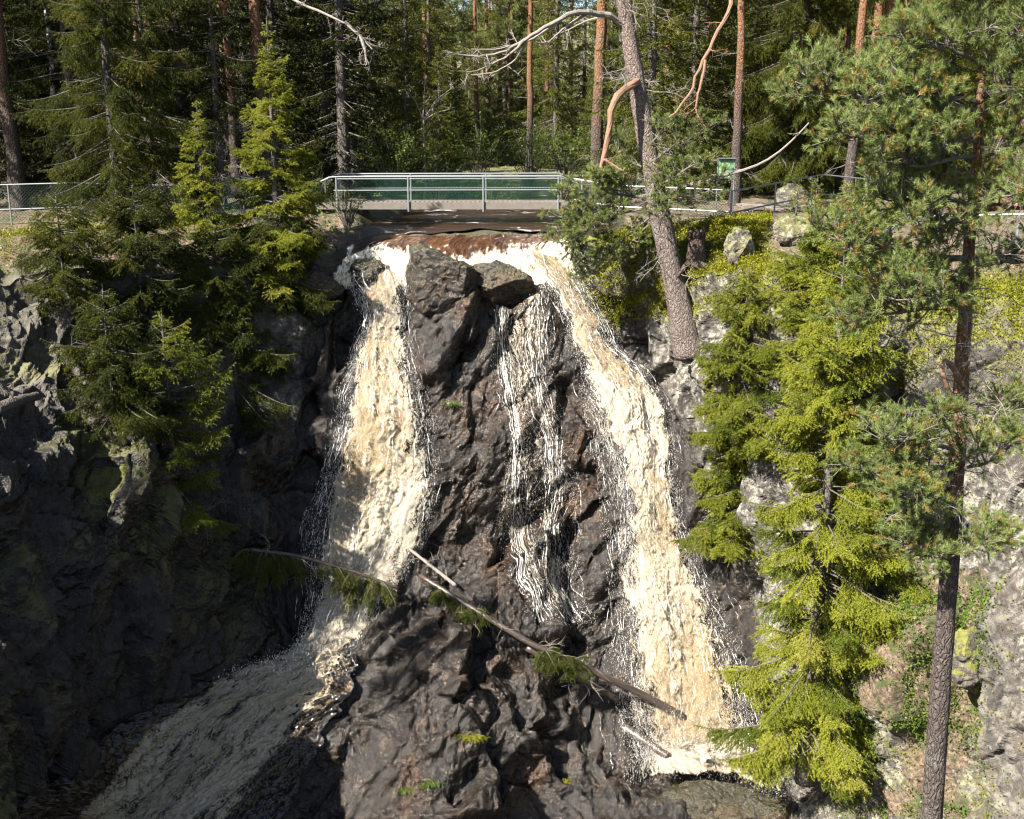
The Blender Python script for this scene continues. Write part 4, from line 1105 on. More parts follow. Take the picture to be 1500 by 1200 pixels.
def old_pine():
    rng = np.random.default_rng(401)
    base = W(1003, 488, 34.0)
    root = empty('pine_tree', base)
    tag(root, 'old leaning pine with thick scaly trunk on the cliff edge right of the footbridge', 'pine tree')
    tr = MB(); ctl = np.array(Wl([(1012, 520, 34.0), (1003, 488, 34.0), (992, 430, 34.0), (972, 340, 34.0), (956, 260, 34.1), (944, 190, 34.2), (934, 130, 34.3), (922, 60, 34.4), (914, 0, 34.5), (905, -80, 34.7), (890, -250, 35)]))
    s = np.linspace(0, len(ctl) - 1, 60); pp = np.stack([np.interp(s, np.arange(len(ctl)), ctl[:, i]) for i in range(3)], -1)
    for _ in range(6): pp[1:-1] = .25 * pp[:-2] + .5 * pp[1:-1] + .25 * pp[2:]
    hh = pp[:, 2] - base[2]
    rad = np.interp(hh, [-1, 0, 1, 4, 8, 10, 16], [.58, .47, .36, .31, .25, .22, .13]) * (1 + rng.normal(0, .02, 60))
    tr.tube(pp, rad, 18, var=sstep(3, 12, hh) * 0.45, rough=0.06, rng=rng)
    tr.build('trunk', M['oldbark'], root, True, None).location = tuple(-base)
    def part(name, mats, mb): o = mb.build(name, mats, root); o.location = tuple(-base); return o
    # bleached branch fan to the left
    def limb(name, mat, pts, *a, **k):
        d = MB(); pine_branch(d, [], Wl(pts), *a, leafy=False, **k); part(name, M[mat], d)
    d = MB()
    main = Wl([(915, 40, 34.4), (900, 25, 34.2), (870, 17, 33.8), (835, 20, 33.4), (800, 40, 33.1), (768, 58, 32.9), (745, 75, 32.7), (712, 83, 32.5), (672, 80, 32.2)])
    pine_branch(d, [], main, 0.10, rng, 6, 0.9, 0.5, -0.1, r1=0.02, leafy=False, sides=8); part('dead_branch', M['deadwood'], d)
    for pts, r in (([(862, 18, 33.8), (820, 45, 33.5), (806, 62, 33.4), (793, 62, 33.3)], .06), ([(768, 58, 32.9), (755, 75, 32.6), (720, 95, 32.3), (685, 108, 32.1), (672, 104, 32.0)], .04), ([(772, 60, 32.9), (757, 88, 33), (725, 107, 33), (690, 110, 33.1)], .035),
                   ([(830, 22, 33.4), (790, 52, 33.5), (770, 62, 33.6), (730, 72, 33.6), (690, 72, 33.7)], .045), ([(895, 22, 34.1), (860, 30, 34.5), (815, 52, 34.8)], .05)):
        limb('dead_branch', 'deadwood', pts, r, rng, 4, 0.6, 0.4, -0.1, r1=0.012, sides=6)
    # hooked orange branch
    limb('hooked_branch', 'redbranch', [(936, 116, 34.3), (925, 127, 33.7), (902, 138, 33.3), (896, 155, 33.2), (894, 180, 33.2), (888, 215, 33.2), (881, 246, 33.1)], 0.13, rng, 0, 0.4, 0.7, r1=0.07, sides=10, rough=.12)
    limb('hooked_branch', 'redbranch', [(881, 246, 33.1), (884, 232, 33.0), (900, 243, 32.9), (912, 250, 32.8)], 0.05, rng, 3, 0.5, 0.5, r1=0.02)
    # living lower boughs
    for pts, r, n, sl in (([(960, 285, 34), (930, 290, 33.2), (890, 280, 32.6), (850, 300, 32.3), (815, 290, 32.2)], .06, 20, 0.9),
                          ([(962, 300, 34), (920, 310, 33), (880, 320, 32.4), (840, 330, 32.2), (805, 310, 32)], .05, 18, 0.9),
                          ([(920, 300, 33.2), (880, 300, 32.2), (850, 340, 32), (830, 372, 32)], .04, 15, 0.8),
                          ([(890, 280, 32.6), (880, 262, 32.5), (870, 262, 32.4)], .03, 8, 0.7),
                          ([(930, 290, 33.2), (910, 265, 32.8), (900, 258, 32.6)], .03, 9, 0.8),
                          ([(955, 250, 34), (930, 240, 33.4), (905, 225, 33), (900, 205, 33)], .04, 10, 0.7),
                          ([(958, 275, 34), (985, 262, 33.2), (1015, 240, 32.8), (1050, 235, 32.5)], .05, 16, 0.9),
                          ([(952, 240, 34), (985, 215, 33.3), (1010, 200, 33), (1040, 190, 32.8)], .05, 15, 0.9),
                          ([(955, 262, 34), (960, 290, 33.2), (968, 310, 33), (960, 300, 32.6)], .04, 12, 0.6),
                          ([(960, 290, 34), (1000, 290, 33.2), (1030, 285, 32.8), (1055, 270, 32.6)], .04, 12, 0.8),
                          ([(948, 215, 34), (975, 190, 33.4), (990, 180, 33)], .04, 9, 0.7),
                          ([(962, 310, 34), (920, 345, 32.8), (880, 375, 32.3), (850, 392, 32.2)], .04, 18, 0.8),
                          ([(890, 310, 32.5), (850, 350, 32), (825, 365, 32), (812, 352, 32)], .03, 14, 0.8),
                          ([(950, 330, 34), (910, 370, 32.9), (872, 400, 32.4), (845, 410, 32.3)], .035, 16, 0.75),
                          ([(900, 300, 32.8), (862, 335, 32.1), (835, 378, 31.9), (850, 395, 31.9)], .03, 16, 0.8)):
        bough(root, base, Wl([(a_, b_, c_ + (1.7 if a_ < 948 else 0)) for a_, b_, c_ in pts]), r, rng, int(n * 1.15), sl, .25, .25, 42, .09, .010, .07)
    # long drooping reddish limb on the right
    limb('drooping_limb', 'redbranch', [(915, -60, 34.6), (1000, -60, 33.5), (1065, -20, 33.2), (1075, 5, 33.1), (1050, 50, 33), (1028, 95, 33), (1010, 135, 33), (1000, 160, 32.9), (980, 172, 32.8)], 0.10, rng, 5, 0.7, 0.5, 0, r1=0.03)
    limb('drooping_limb', 'redbranch', [(1033, 88, 33), (1030, 110, 32.9), (1022, 140, 32.8), (1018, 165, 32.8), (1035, 190, 32.7)], 0.045, rng, 8, 0.6, 0.3, -.1, r1=0.02)
    limb('dead_branch', 'deadwood', [(1185, 180, 33), (1165, 200, 33), (1140, 228, 33), (1110, 243, 33), (1085, 252, 33), (1040, 262, 33.4), (965, 285, 34)], 0.02, rng, 7, 0.5, 0.1, 0, r1=0.07)
    for k in range(34):
        i = rng.integers(14, 50); az = rng.uniform(0, 6.28); d = MB()
        deadtwigs(d, pp[i], [math.cos(az), math.sin(az), rng.uniform(-.5, .1)], rng.uniform(.5, 1.6), rng, 2, 0.014)
        part('dead_branch', M['deadwood'], d)
    # crown above the frame
    for k in range(9):
        i = rng.integers(50, 60); az = rng.uniform(0, 6.28); dd = np.array([math.cos(az), math.sin(az), .2]); L = rng.uniform(1.2, 2.2)
        bough(root, base, [pp[i], pp[i] + dd * L * .5, pp[i] + dd * L + [0, 0, .5]], .05, rng, 9, .9, .3, .25, 40, .09, .011, .05, 'redbranch')


old_pine()


def front_pine():
    rng = np.random.default_rng(402)
    base = W(1350, 1400, 16.0)
    root = empty('pine_tree', base); tag(root, 'large foreground pine with bare dark lower trunk and blue green needle tufts at the right', 'pine tree')
    def part(name, mats, mb): o = mb.build(name, mats, root, name == 'trunk'); o.location = tuple(-base); return o
    ctl = np.array(Wl([(1340, 1460, 16), (1352, 1300, 16), (1366, 1190, 16), (1378, 1000, 16), (1390, 850, 16), (1400, 700, 16.05), (1407, 580, 16.1), (1413, 470, 16.1), (1420, 350, 16.1), (1431, 240, 16.2), (1438, 120, 16.2), (1446, 20, 16.2), (1452, -60, 16.2), (1458, -200, 16.2)]))
    s = np.linspace(0, len(ctl) - 1, 90); pp = np.stack([np.interp(s, np.arange(len(ctl)), ctl[:, i]) for i in range(3)], -1)
    for _ in range(6): pp[1:-1] = .25 * pp[:-2] + .5 * pp[1:-1] + .25 * pp[2:]
    _, ppy = proj(pp)
    rad = np.interp(ppy, [-200, 0, 250, 500, 700, 850, 1000, 1400], [.03, .045, .068, .105, .125, .138, .152, .18]) * (1 + rng.normal(0, .02, 90))
    tr = MB(); tr.tube(pp, rad, 20, var=sstep(840, 620, ppy) * 0.75, rough=.05, rng=rng)
    part('trunk', M['pinebark'], tr)
    tp = lambda py: np.array([np.interp(py, ppy[::-1], pp[::-1, i]) for i in range(3)])
    BR = [(150, (1165, 120), -0.6, 40, .9), (165, (1255, 150), -1.2, 24, .8), (95, (1330, 60), -.8, 20, .7), (60, (1350, 20), .6, 16, .7), (40, (1500, 40), -.6, 18, .8), (130, (1510, 130), -.8, 20, .8),
          (210, (1230, 200), -1.6, 26, .8), (230, (1310, 240), -1.4, 18, .7), (215, (1520, 200), -.5, 16, .8), (300, (1265, 275), -.9, 20, .75), (310, (1340, 330), -1.5, 18, .7), (300, (1510, 290), -1.0, 18, .8),
          (380, (1215, 350), -1.3, 22, .7), (400, (1290, 420), -1.2, 22, .7), (390, (1510, 380), .5, 14, .7), (440, (1250, 470), -.7, 18, .7), (450, (1330, 440), -1.6, 16, .65),
          (600, (1490, 610), -.6, 10, .7), (660, (1285, 640), -1.2, 18, .7), (690, (1255, 690), -.9, 18, .7), (700, (1480, 650), -.8, 12, .6), (730, (1300, 720), -1.5, 18, .7), (770, (1320, 800), -1.2, 15, .6), (780, (1460, 790), -.8, 13, .6), (800, (1365, 830), -1.4, 10, .5), (20, (1400, -60), -.5, 14, .8), (0, (1480, -80), -.5, 14, .8), (640, (1370, 610), -1.3, 9, .5)]
    for py, (ex, ey), dy, n, sl in BR:
        a = tp(py); b = W(ex, ey, 16.1 + dy); m = (a + b) / 2 + np.array([0, 0, rng.uniform(-.15, .1)])
        bough(root, base, [a, (a + m) / 2 + rng.normal(0, .05, 3), m, (m + b) / 2 + rng.normal(0, .05, 3), b], rng.uniform(.03, .05), rng, int(n * 1.2), sl, .3, .2, 58, .076, .007, .14, r1=.012)
    for k in range(46):
        py = rng.uniform(180, 760); az = rng.uniform(0, 6.28); d = MB()
        deadtwigs(d, tp(py), [math.cos(az), math.sin(az), rng.uniform(-.5, .4)], rng.uniform(.4, 1.3), rng, 2, 0.009)
        part('dead_branch', M['deadwood'], d)
    d = MB(); pine_branch(d, [], [tp(560), W(1392, 530, 15.8), W(1382, 525, 15.7), W(1378, 535, 15.6), W(1384, 560, 15.6), W(1400, 590, 15.8)], .05, rng, 0, .3, .5, r1=.03, leafy=False); part('crooked_branch', M['redbranch'], d)
    d = MB(); pine_branch(d, [], [tp(305), W(1455, 305, 15.9), W(1500, 300, 15.6), W(1560, 300, 15.4)], .07, rng, 4, .5, .3, r1=.05, leafy=False); part('crooked_branch', M['redbranch'], d)


front_pine()


# deciduous bushes
def bush(loc, H, R, n, seed, label, size=0.07, per=30):
    rng = np.random.default_rng(seed); root = empty('leafy_bush', loc); w, f = MB(), MB(); S, E_ = [], []
    for k in range(n):
        az = rng.random() * 6.28; rr = R * math.sqrt(rng.random()); h = H * rng.uniform(.5, 1) * (1 - .35 * (rr / R) ** 2)
        tip = np.array([math.cos(az) * rr, math.sin(az) * rr, h]); mid = tip * [.45, .45, .55] + rng.normal(0, .08, 3)
        w.tube([[0, 0, -.2], mid, tip], [.022, .014, .004], 5, cap=False)
        for j in range(9):
            u = rng.uniform(.35, 1); p = mid + (tip - mid) * (u - .35) / .65; q = p + rng.normal(0, .22, 3) * H * .25
            S.append(p); E_.append(q)
    w.build('stem', M['twig'], root); leaves(f, np.array(S), np.array(E_), per, size, rng); f.build('foliage', M['leaf'], root)
    tag(root, label, 'bush'); return root


bush(at_px(575, 47.0), 4.0, 1.9, 46, 11, 'round leafed bush in sun behind the left half of the footbridge', 0.10, 22)
bush(at_px(640, 49.5), 3.0, 1.6, 36, 12, 'shaded leafy bush behind the middle of the footbridge', 0.10, 20)
bush(at_px(720, 50.0), 2.6, 1.5, 30, 13, 'low dark bush behind the right half of the footbridge', 0.10, 20)
for k_, (px_, Y_) in enumerate(((600, 62), (700, 60), (775, 58), (830, 62), (800, 70), (735, 72), (660, 70), (560, 58), (880, 58), (840, 80), (770, 84), (700, 86))):
    bush(at_px(px_, Y_), 3.2 + (k_ % 3) * .5, 2.0, 34, 40 + k_, 'dim leafy bush in the open forest beyond the footbridge', .13, 14)['group'] = 'bushes beyond the footbridge'
bush(at_px(508, 38.8) + [0, 0, -.3], 1.5, 0.8, 26, 14, 'small leafy bush at the left foot of the footbridge', 0.06, 28)
bush(at_px(455, 40.5), 2.2, 0.9, 26, 15, 'grey leaved bush beside the left railing of the footbridge', 0.06, 26)
bush(at_px(862, 41.5), 1.9, 0.9, 26, 16, 'yellow green bush at the right end of the footbridge', 0.06, 26)

# bare sapling
sp = empty('bare_sapling', at_px(622, 48)); d = MB(); rng = np.random.default_rng(3)
pine_branch(d, [], [[0, 0, -.2], [0.03, 0, 2], [0, 0, 4.2]], .05, rng, 0, 1, r1=.035, leafy=False)
for e in ([1.3, .1, 5.3], [1.0, .3, 5.0], [1.2, -.2, 4.4], [-.7, 0, 5.2], [0.1, .2, 5.6]):
    pine_branch(d, [], [[0, 0, 3.9], [e[0] * .4, e[1] * .4, 3.9 + (e[2] - 3.9) * .6], e], .03, rng, 3, .6, .3, leafy=False, r1=.008)
d.build('trunk', M['deadwood'], sp); tag(sp, 'bare pale sapling rising from the bush behind the footbridge', 'sapling')

# dead hanging branch top left of centre, off a trunk above the frame
tw = [o for o in COL.objects if o.get('label', '').startswith('straight sunlit grey pine trunk')][0]
from mathutils import Matrix
iw = Matrix.LocRotScale(tw.location, tw.rotation_euler, tw.scale).inverted()
rng = np.random.default_rng(31)
for pts in ([(392, -30, 43.3), (430, 2, 42), (470, 16, 41.5), (505, 32, 41), (528, 52, 40.8), (545, 72, 40.7)], [(505, 32, 41), (535, 60, 41.2), (548, 68, 41.3)], [(528, 52, 40.8), (535, 75, 40.6), (537, 95, 40.5)]):
    d = MB(); pine_branch(d, [], Wl(pts), .07, rng, 7, .8, .4, -.2, r1=.02, leafy=False)
    o = d.build('dead_branch', M['deadwood'], tw); o.matrix_parent_inverse = iw
# ------------------------------------------------------------------ footbridge and fences
def rail(mb, pts, r=0.024): mb.tube(pts, r, 8)


def netting(mb, a, b, h0, h1, cell=0.09, r=0.0045):
    a, b = np.asarray(a, float), np.asarray(b, float); L = np.linalg.norm(b - a); e = (b - a) / L; H = h1 - h0
    n = int((L + H) / cell)
    for sgn in (0, 1):
        for k in range(n):
            s0 = k * cell - H; s1 = s0 + H
            lo, hi = max(0, s0), min(L, s1)
            if hi <= lo: continue
            z0, z1 = h0 + (lo - s0), h0 + (hi - s0)
            if sgn: z0, z1 = h1 - (lo - s0), h1 - (hi - s0)
            p = a + e * lo + [0, 0, z0]; q = a + e * hi + [0, 0, z1]
            mb.tube([p, q], r, 3, cap=False)


br = empty('footbridge', W(655, 306, 40.0)); tag(br, 'wooden footbridge with galvanised pipe railings and green netting above the falls', 'footbridge')
BO = np.array(br.location)


def bpart(name, mb, mat): o = mb.build(name, mat, br); o.location = tuple(-BO); return o


xL, xR = W(493, 258, 40)[0], W(818, 258, 40)[0]; zt_, zd = W(655, 259, 40)[2], W(655, 300, 40)[2]; zm = W(655, 279, 40)[2]
mb = MB(); n = 62
for k in range(n):
    x = xL - 0.6 + k * (xR - xL + 2.6) / n
    mb.box((x, 40.72, zd + 0.03 + 0.004 * math.sin(k * 7.1)), (0.135, 1.40, 0.045), 0, bev=.006)
bpart('deck', mb, M['plank'])
for Y in (39.98, 41.46):
    mb = MB(); mb.box(((xL + xR) / 2 + .5, Y, zd - 0.035), (xR - xL + 2.6, 0.10, 0.25), 0, bev=.01); bpart('side_beam', mb, M['plank'])
for Y, dz in ((39.90, 0), (41.54, 0.05)):
    mb = MB(); rail(mb, [[xL - .55, Y, zt_ - .16 + dz], [xL - .25, Y, zt_ - .02 + dz], [xL, Y, zt_ + dz], [xR, Y, zt_ + .02 + dz], [xR + .12, Y, zt_ + .01 + dz], [xR + .75, Y, zt_ - .26 + dz], [xR + 1.1, Y, zt_ - .27 + dz]], .028); bpart('handrail', mb, M['galv'])
    mb = MB(); rail(mb, [[xL, Y, zt_ - .075 + dz], [xR + .2, Y, zt_ - .06 + dz]], .02); bpart('upper_rail', mb, M['galv'])
    mb = MB(); rail(mb, [[xL - .1, Y, zm], [xR + .3, Y, zm + .03]], .022); bpart('middle_rail', mb, M['galv'])
    for px in (493, 598, 708, 818):
        x = W(px + (4 if Y > 41 else 0), 280, Y)[0] if Y > 41 else W(px, 280, Y)[0]
        mb = MB(); rail(mb, [[x, Y, zd - .24], [x, Y, zt_ + .0 + dz]], .034); mb.box((x, Y + (.05 if Y < 41 else -.05), zd - .1), (.09, .012, .2)); bpart('post', mb, M['galv'])
    mb = MB(); netting(mb, [xL, Y + (.03 if Y < 41 else -.03), 0], [xR, Y + (.03 if Y < 41 else -.03), 0], zd + .08, zt_ - .08, 0.11, .0055)
    if Y > 41: bpart('netting', mb, M['net'])


def fence(label, pts, heights, posts, r=0.026, net=None, netmat='darknet', post_h=None):
    """pts: world points along the TOP rail; heights: drop of every rail below it; posts: fractions along"""
    pts = np.array(pts, float); cum = np.r_[0, np.cumsum(np.linalg.norm(np.diff(pts, axis=0), axis=1))]; L = cum[-1]
    atf = lambda u: np.array([np.interp(u * L, cum, pts[:, i]) for i in range(3)])
    o0 = atf(posts[0] if posts else 0); root = empty('pipe_fence', o0); tag(root, label, 'fence')
    for h in heights:
        mb = MB(); rail(mb, pts - [0, 0, h], r); mb.build('rail', M['galv'], root).location = tuple(-o0)
    for u in posts:
        p = atf(u); mb = MB(); rail(mb, [p - [0, 0, post_h or 1.55], p], r * 1.15); mb.build('post', M['galv'], root).location = tuple(-o0)
    if net:
        mb = MB()
        for a, b in zip(pts[:-1], pts[1:]):
            za, zb = a[2], b[2]
            netting(mb, [a[0], a[1], min(za, zb)], [b[0], b[1], min(za, zb)], -net, -0.03, .11, .005)
        mb.build('netting', M[netmat], root).location = tuple(-o0)
    return root


fence('long pipe fence along the top of the shaded left cliff', Wl([(-160, 276, 37.2), (0, 271, 37.8), (110, 268, 38.2), (278, 273, 38.6)]), (0, .82), (.05, .38, .62, .985), net=1.2)
fence('short fence length with green netting left of the bright young spruce', Wl([(317, 268, 39.2), (350, 258, 40.4)]), (0, .85), (0, 1), net=1.2, netmat='net')
fence('railing joining the left end of the footbridge', Wl([(352, 259, 41.0), (400, 268, 41.0), (468, 268, 40.8), (482, 262, 40.4)]), (0, .7), (.02, .5, .93))
fence('pipe fence from the footbridge past the information board', Wl([(842, 262, 39.8), (900, 272, 39.2), (985, 275, 38.4), (1072, 279, 37.6)]), (0, .72), (.05, .3, .62, 1.0), net=1.1)
fence('pipe fence climbing along the trail on the right', Wl([(1073, 280, 37.6), (1160, 264, 40.5), (1205, 256, 42.5), (1275, 263, 43)]), (0, .72), (0, .33, .66, .98))
fence('low white handrail sloping behind the spruce saplings', Wl([(1188, 338, 33.6), (1268, 312, 35.6)]), (0, .18), (0, .95), r=.034, post_h=.8)
fence('railing of the viewing platform half hidden by the foreground pine', Wl([(1255, 372, 30), (1330, 318, 31), (1500, 314, 29.5), (1620, 312, 28)]), (0, .95), (.2, .42, .7, .97), r=.036, post_h=1.7)

# information board
sb = empty('information_board', at_px(1062, 38.6)); sx, sy, sz = sb.location
tag(sb, 'green information board on two thin posts beside the orange barked pine', 'sign')
mb = MB(); mb.box((0, 0, 1.62), (.52, .035, .62), bev=.008)
m, nt = newmat('sign_print'); co = N(nt, 'ShaderNodeTexCoord').outputs['Object']
v1 = nz(nt, co, 6, 3, .5, .8)
c_ = ramp(nt, v1, [(.40, (.04, .11, .05)), (.47, (.12, .20, .10)), (.57, (.28, .33, .24)), (.62, (.07, .15, .08))], 'CONSTANT')
out(nt, N(nt, 'ShaderNodeBsdfPrincipled', {'Base Color': c_, 'Roughness': .4}).outputs[0])
mb.build('panel', m, sb)
mb = MB(); mb.box((0, -.03, 1.95), (.62, .16, .03), bev=.006); mb.box((0, 0, 1.29), (.54, .05, .03)); mb.build('frame', M['galv'], sb)
for s in (-1, 1):
    mb = MB(); mb.tube([[s * .29, 0, -.3], [s * .29, 0, 1.94]], .025, 8); mb.build('post', M['galv'], sb)


# ------------------------------------------------------------------ boulders, stump, logs
def boulder(name, c, size, seed, label, wetv=0.0, mossv=0.3, lichv=0.6, cat='boulder', rz=0.0, rustv=0.0):
    import bmesh
    bm = bmesh.new(); bmesh.ops.create_icosphere(bm, subdivisions=6, radius=1.0)
    V = np.array([v.co for v in bm.verts]); T = np.array([[v.index for v in f.verts] for f in bm.faces]); bm.free()
    size = np.array(size)
    dirs = np.random.default_rng(seed).normal(size=(16, 3)); dirs /= np.linalg.norm(dirs, axis=1, keepdims=True)
    offs = np.random.default_rng(seed + 1).uniform(.55, .95, 16)
    rr = np.min(np.where((V @ dirs.T) > 1e-3, offs / np.maximum(V @ dirs.T, 1e-3), 9), axis=1); rr = np.minimum(rr, 1.0)
    P = V * rr[:, None] * size
    h, f21 = facets(P / .35 + seed, seed, 1.0); h2, g21 = facets(P / .13 + seed, seed + 5, 1.0)
    P = P + V * (0.06 * h - 0.015 * np.exp(-f21 * 9) + .022 * h2 - .005 * np.exp(-g21 * 8) + 0.06 * fbm(P * 2.5, 4, seed))[:, None]
    k = len(P); me = mesh(name, P, T, [], dict(wet=np.full(k, wetv), moss=np.full(k, mossv), lichen=np.full(k, lichv), litter=np.zeros(k), rust=np.full(k, rustv)), M['rock'])
    o = link(bpy.data.objects.new(name, me)); o.location = tuple(float(v) for v in c); o.rotation_euler = (0, 0, rz)
    tag(o, label, cat); return o


boulder('boulder', on(645, 408, 0.2), (1.65, 1.0, 1.35), 1, 'big dark wet boulder parting the water at the top of the falls', 1.1, .12, .05, rustv=.5)
boulder('boulder', on(728, 415, 0.15), (1.35, .9, .9), 2, 'flat topped brown boulder on the lip right of the big dark wet boulder', 1.1, .12, .05, rustv=.9)
boulder('boulder', on(545, 402, 0.15), (.9, .6, .6), 3, 'small dark wet boulder in the left channel of the falls', .95, .1, .1)
boulder('boulder', on(465, 420, 0.1), (.9, .7, .7), 4, 'rust brown wet rock left of the left waterfall top', .6, .2, .4, rustv=1)
boulder('boulder', at_px(1158, 43.0) + [0, 0, .2], (.75, .6, .65), 5, 'rounded grey boulder on the trail behind the information board', 0, .25, .7)
boulder('boulder', on(1172, 372, 0.25) + [0, .5, .1], (.75, .6, .55), 6, 'pale lichen covered rock under the spruce saplings', 0, .5, 1)
boulder('boulder', on(1085, 380, 0.2) + [0, .3, .1], (.5, .6, .75), 7, 'white edged rock with mossy top beside the stump', 0, .8, 1)
boulder('boulder', on(1040, 1190, 0.2), (1.6, .8, .75), 9, 'dark wet rock in front of the foot of the right waterfall', 1, .1, 0, rustv=.6)
boulder('boulder', on(1130, 1195, 0.2), (.9, .7, .6), 10, 'smaller wet brown rock right of the dark rock below the right waterfall', 1, .1, 0, rustv=.8)
boulder('boulder', on(845, 640, 0.15), (.7, .6, 1.0), 11, 'reddish wet rock knob between the middle trickles and the right waterfall', 1, .0, 0, rustv=1)
boulder('boulder', on(1268, 640, 0.2), (.85, .7, .8), 12, 'pinkish triangular rock on the right cliff behind the pine', 0, .1, .35)
boulder('boulder', on(1290, 545, 0.25), (.9, .7, 1.0), 13, 'grey rounded rock buttress under the overhanging moss on the right cliff', 0, .3, .5)
boulder('boulder', on(1430, 960, 0.2), (.6, .5, .9), 14, 'grey rock with mossy cap right of the foreground pine trunk', 0, .9, .4)

st = empty('tree_stump', on(1022, 395, 0.1) + [0, .3, .1]); rng = np.random.default_rng(8); mb = MB()
mb.tube([[0, 0, -.4], [0, 0, 0], [.03, 0, .35], [.02, .02, .7], [.05, 0, .95]], [.50, .40, .30, .27, .20], 16, var=.1, rough=.16, rng=rng)
for k in range(9):
    a = k * .7; mb.tube([[.2 * math.cos(a), .2 * math.sin(a), .8], [.22 * math.cos(a), .22 * math.sin(a), rng.uniform(.95, 1.2)]], [.09, .02], 5, var=.2)
for k in range(5):
    a = k * 1.3; mb.tube([[0, 0, .05], [.5 * math.cos(a), .5 * math.sin(a), -.05], [.9 * math.cos(a), .9 * math.sin(a), -.35]], [.16, .1, .04], 6, var=.1)
mb.build('stump_wood', M['pinebark'], st, True); tag(st, 'broken brown tree stump on the moss beside the leaning old pine', 'stump')


def spray_fringe(p0s, dirs, L, rng, fol, wood, droop=1.0):
    S, E_ = [], []
    for p, d in zip(p0s, dirs):
        u = np.linspace(0, 1, 7)[:, None]; l = L * rng.uniform(.25, 1.2); droop_ = droop; droop = droop * rng.uniform(.3, 1.2)
        path = p + np.asarray(d) * l * u * .8 + np.array([0, 0, -1]) * droop * l * u ** 1.7
        wood.tube(path, np.linspace(.012, .004, 7), 4, cap=False)
        a, b = bough_twigs(path, .30, rng, .06, .8, True); S.append(a); E_.append(b); droop = droop_
    S, E_ = np.vstack(S), np.vstack(E_)
    needles(fol, S, E_, 110, .035, .014, rng, .9, var=np.clip(rng.normal(.45, .2, len(S)), 0, 1))


def log(label, pts, r0, r1, seed, mat='wetlog', twigs=4, fringe=None, name='fallen_log', droop=1.0, fmat='dead_needle'):
    rng = np.random.default_rng(seed); P = [W(px, py, float(D(px, py)) - off) for px, py, off in pts]
    o0 = np.array(P[0]); root = empty(name, o0); tag(root, label, 'fallen tree' if fringe else 'log')
    mb = MB(); n = 24; P = np.array(P); cum = np.r_[0, np.cumsum(np.linalg.norm(np.diff(P, axis=0), axis=1))]; s = np.linspace(0, cum[-1], n)
    pp = np.stack([np.interp(s, cum, P[:, i]) for i in range(3)], -1); pp[1:-1] = .25 * pp[:-2] + .5 * pp[1:-1] + .25 * pp[2:]
    mb.tube(pp, np.linspace(r0, r1, n), 12, rough=.10, rng=rng); mb.build('trunk', M[mat], root, True).location = tuple(-o0)
    if twigs:
        d = MB()
        for k in range(twigs):
            i = rng.integers(3, n - 1); dd = rng.normal(0, .6, 3) + [0, -.5, .1]
            deadtwigs(d, pp[i], dd / np.linalg.norm(dd), rng.uniform(.5, 1.3), rng, 1, .015)
        d.build('dead_branches', M['twig'], root).location = tuple(-o0)
    if fringe:
        for u0, u1, cnt_, L in fringe:
            w, f = MB(), MB()
            ps = [pp[int(rng.uniform(u0, u1) * (n - 1))] for _ in range(cnt_)]
            ds = [np.array([rng.uniform(-.7, .7), rng.uniform(-.9, .2), rng.uniform(-.1, .5)]) for _ in range(cnt_)]
            spray_fringe(ps, ds, L, rng, f, w, droop)
            w_o = w.build('branch', M['twig'], root); w_o.location = tuple(-o0); f.build('foliage', M[fmat], w_o)
    return root


log('slender fallen spruce hanging across the left waterfall with drooping dark sprays', [(365, 805, .3), (440, 815, .7), (520, 838, 1.0), (585, 862, .6)], .07, .045, 1, fringe=[(0, .36, 40, 1.2), (.45, .62, 9, 1.4), (.72, .92, 12, 1.3)], name='fallen_spruce', twigs=7)
log('thin bare grey log leaning on the rock right of the left waterfall', [(598, 803, .3), (630, 828, .5), (668, 858, .4)], .045, .06, 2, 'deadwood', 3)
log('long fallen spruce lying across the dark rocks into the right waterfall', [(615, 843, .5), (690, 890, .7), (775, 942, .8), (850, 975, .9), (930, 1012, .9), (1005, 1052, .5)], .07, .12, 3, fringe=[(.08, .28, 36, .8), (.48, .62, 50, 1.0)], name='fallen_spruce', twigs=10, droop=.45, fmat='spruce_mid')
log('shorter dark wet log under the long fallen spruce', [(772, 948, .35), (840, 990, .4), (905, 1025, .3)], .11, .10, 4, twigs=2)
log('black sodden log stub sticking out of the foot of the right waterfall', [(915, 1066, .2), (945, 1086, .7), (978, 1108, .9)], .15, .12, 5, twigs=0)
log('short pale log on the ledge of the shaded left cliff', [(-5, 600, .5), (25, 588, .6), (55, 580, .3)], .16, .12, 6, 'greybark', 3)
log('mossy log lying down the shaded left cliff', [(92, 512, .3), (115, 545, .4), (138, 578, .3)], .14, .10, 7, 'greybark', 2)

# ------------------------------------------------------------------ ground cover
NGD = np.cross(np.gradient(GD, axis=0), np.gradient(GD, axis=1)); NGD /= np.linalg.norm(NGD, axis=-1, keepdims=True) + 1e-9
NGD[NGD[..., 1] > 0.2] *= -1
Nf = NGD.reshape(-1, 3)
cellA = np.linalg.norm(np.gradient(GD, axis=0), axis=-1) * np.linalg.norm(np.gradient(GD, axis=1), axis=-1); cellA = cellA.reshape(-1)


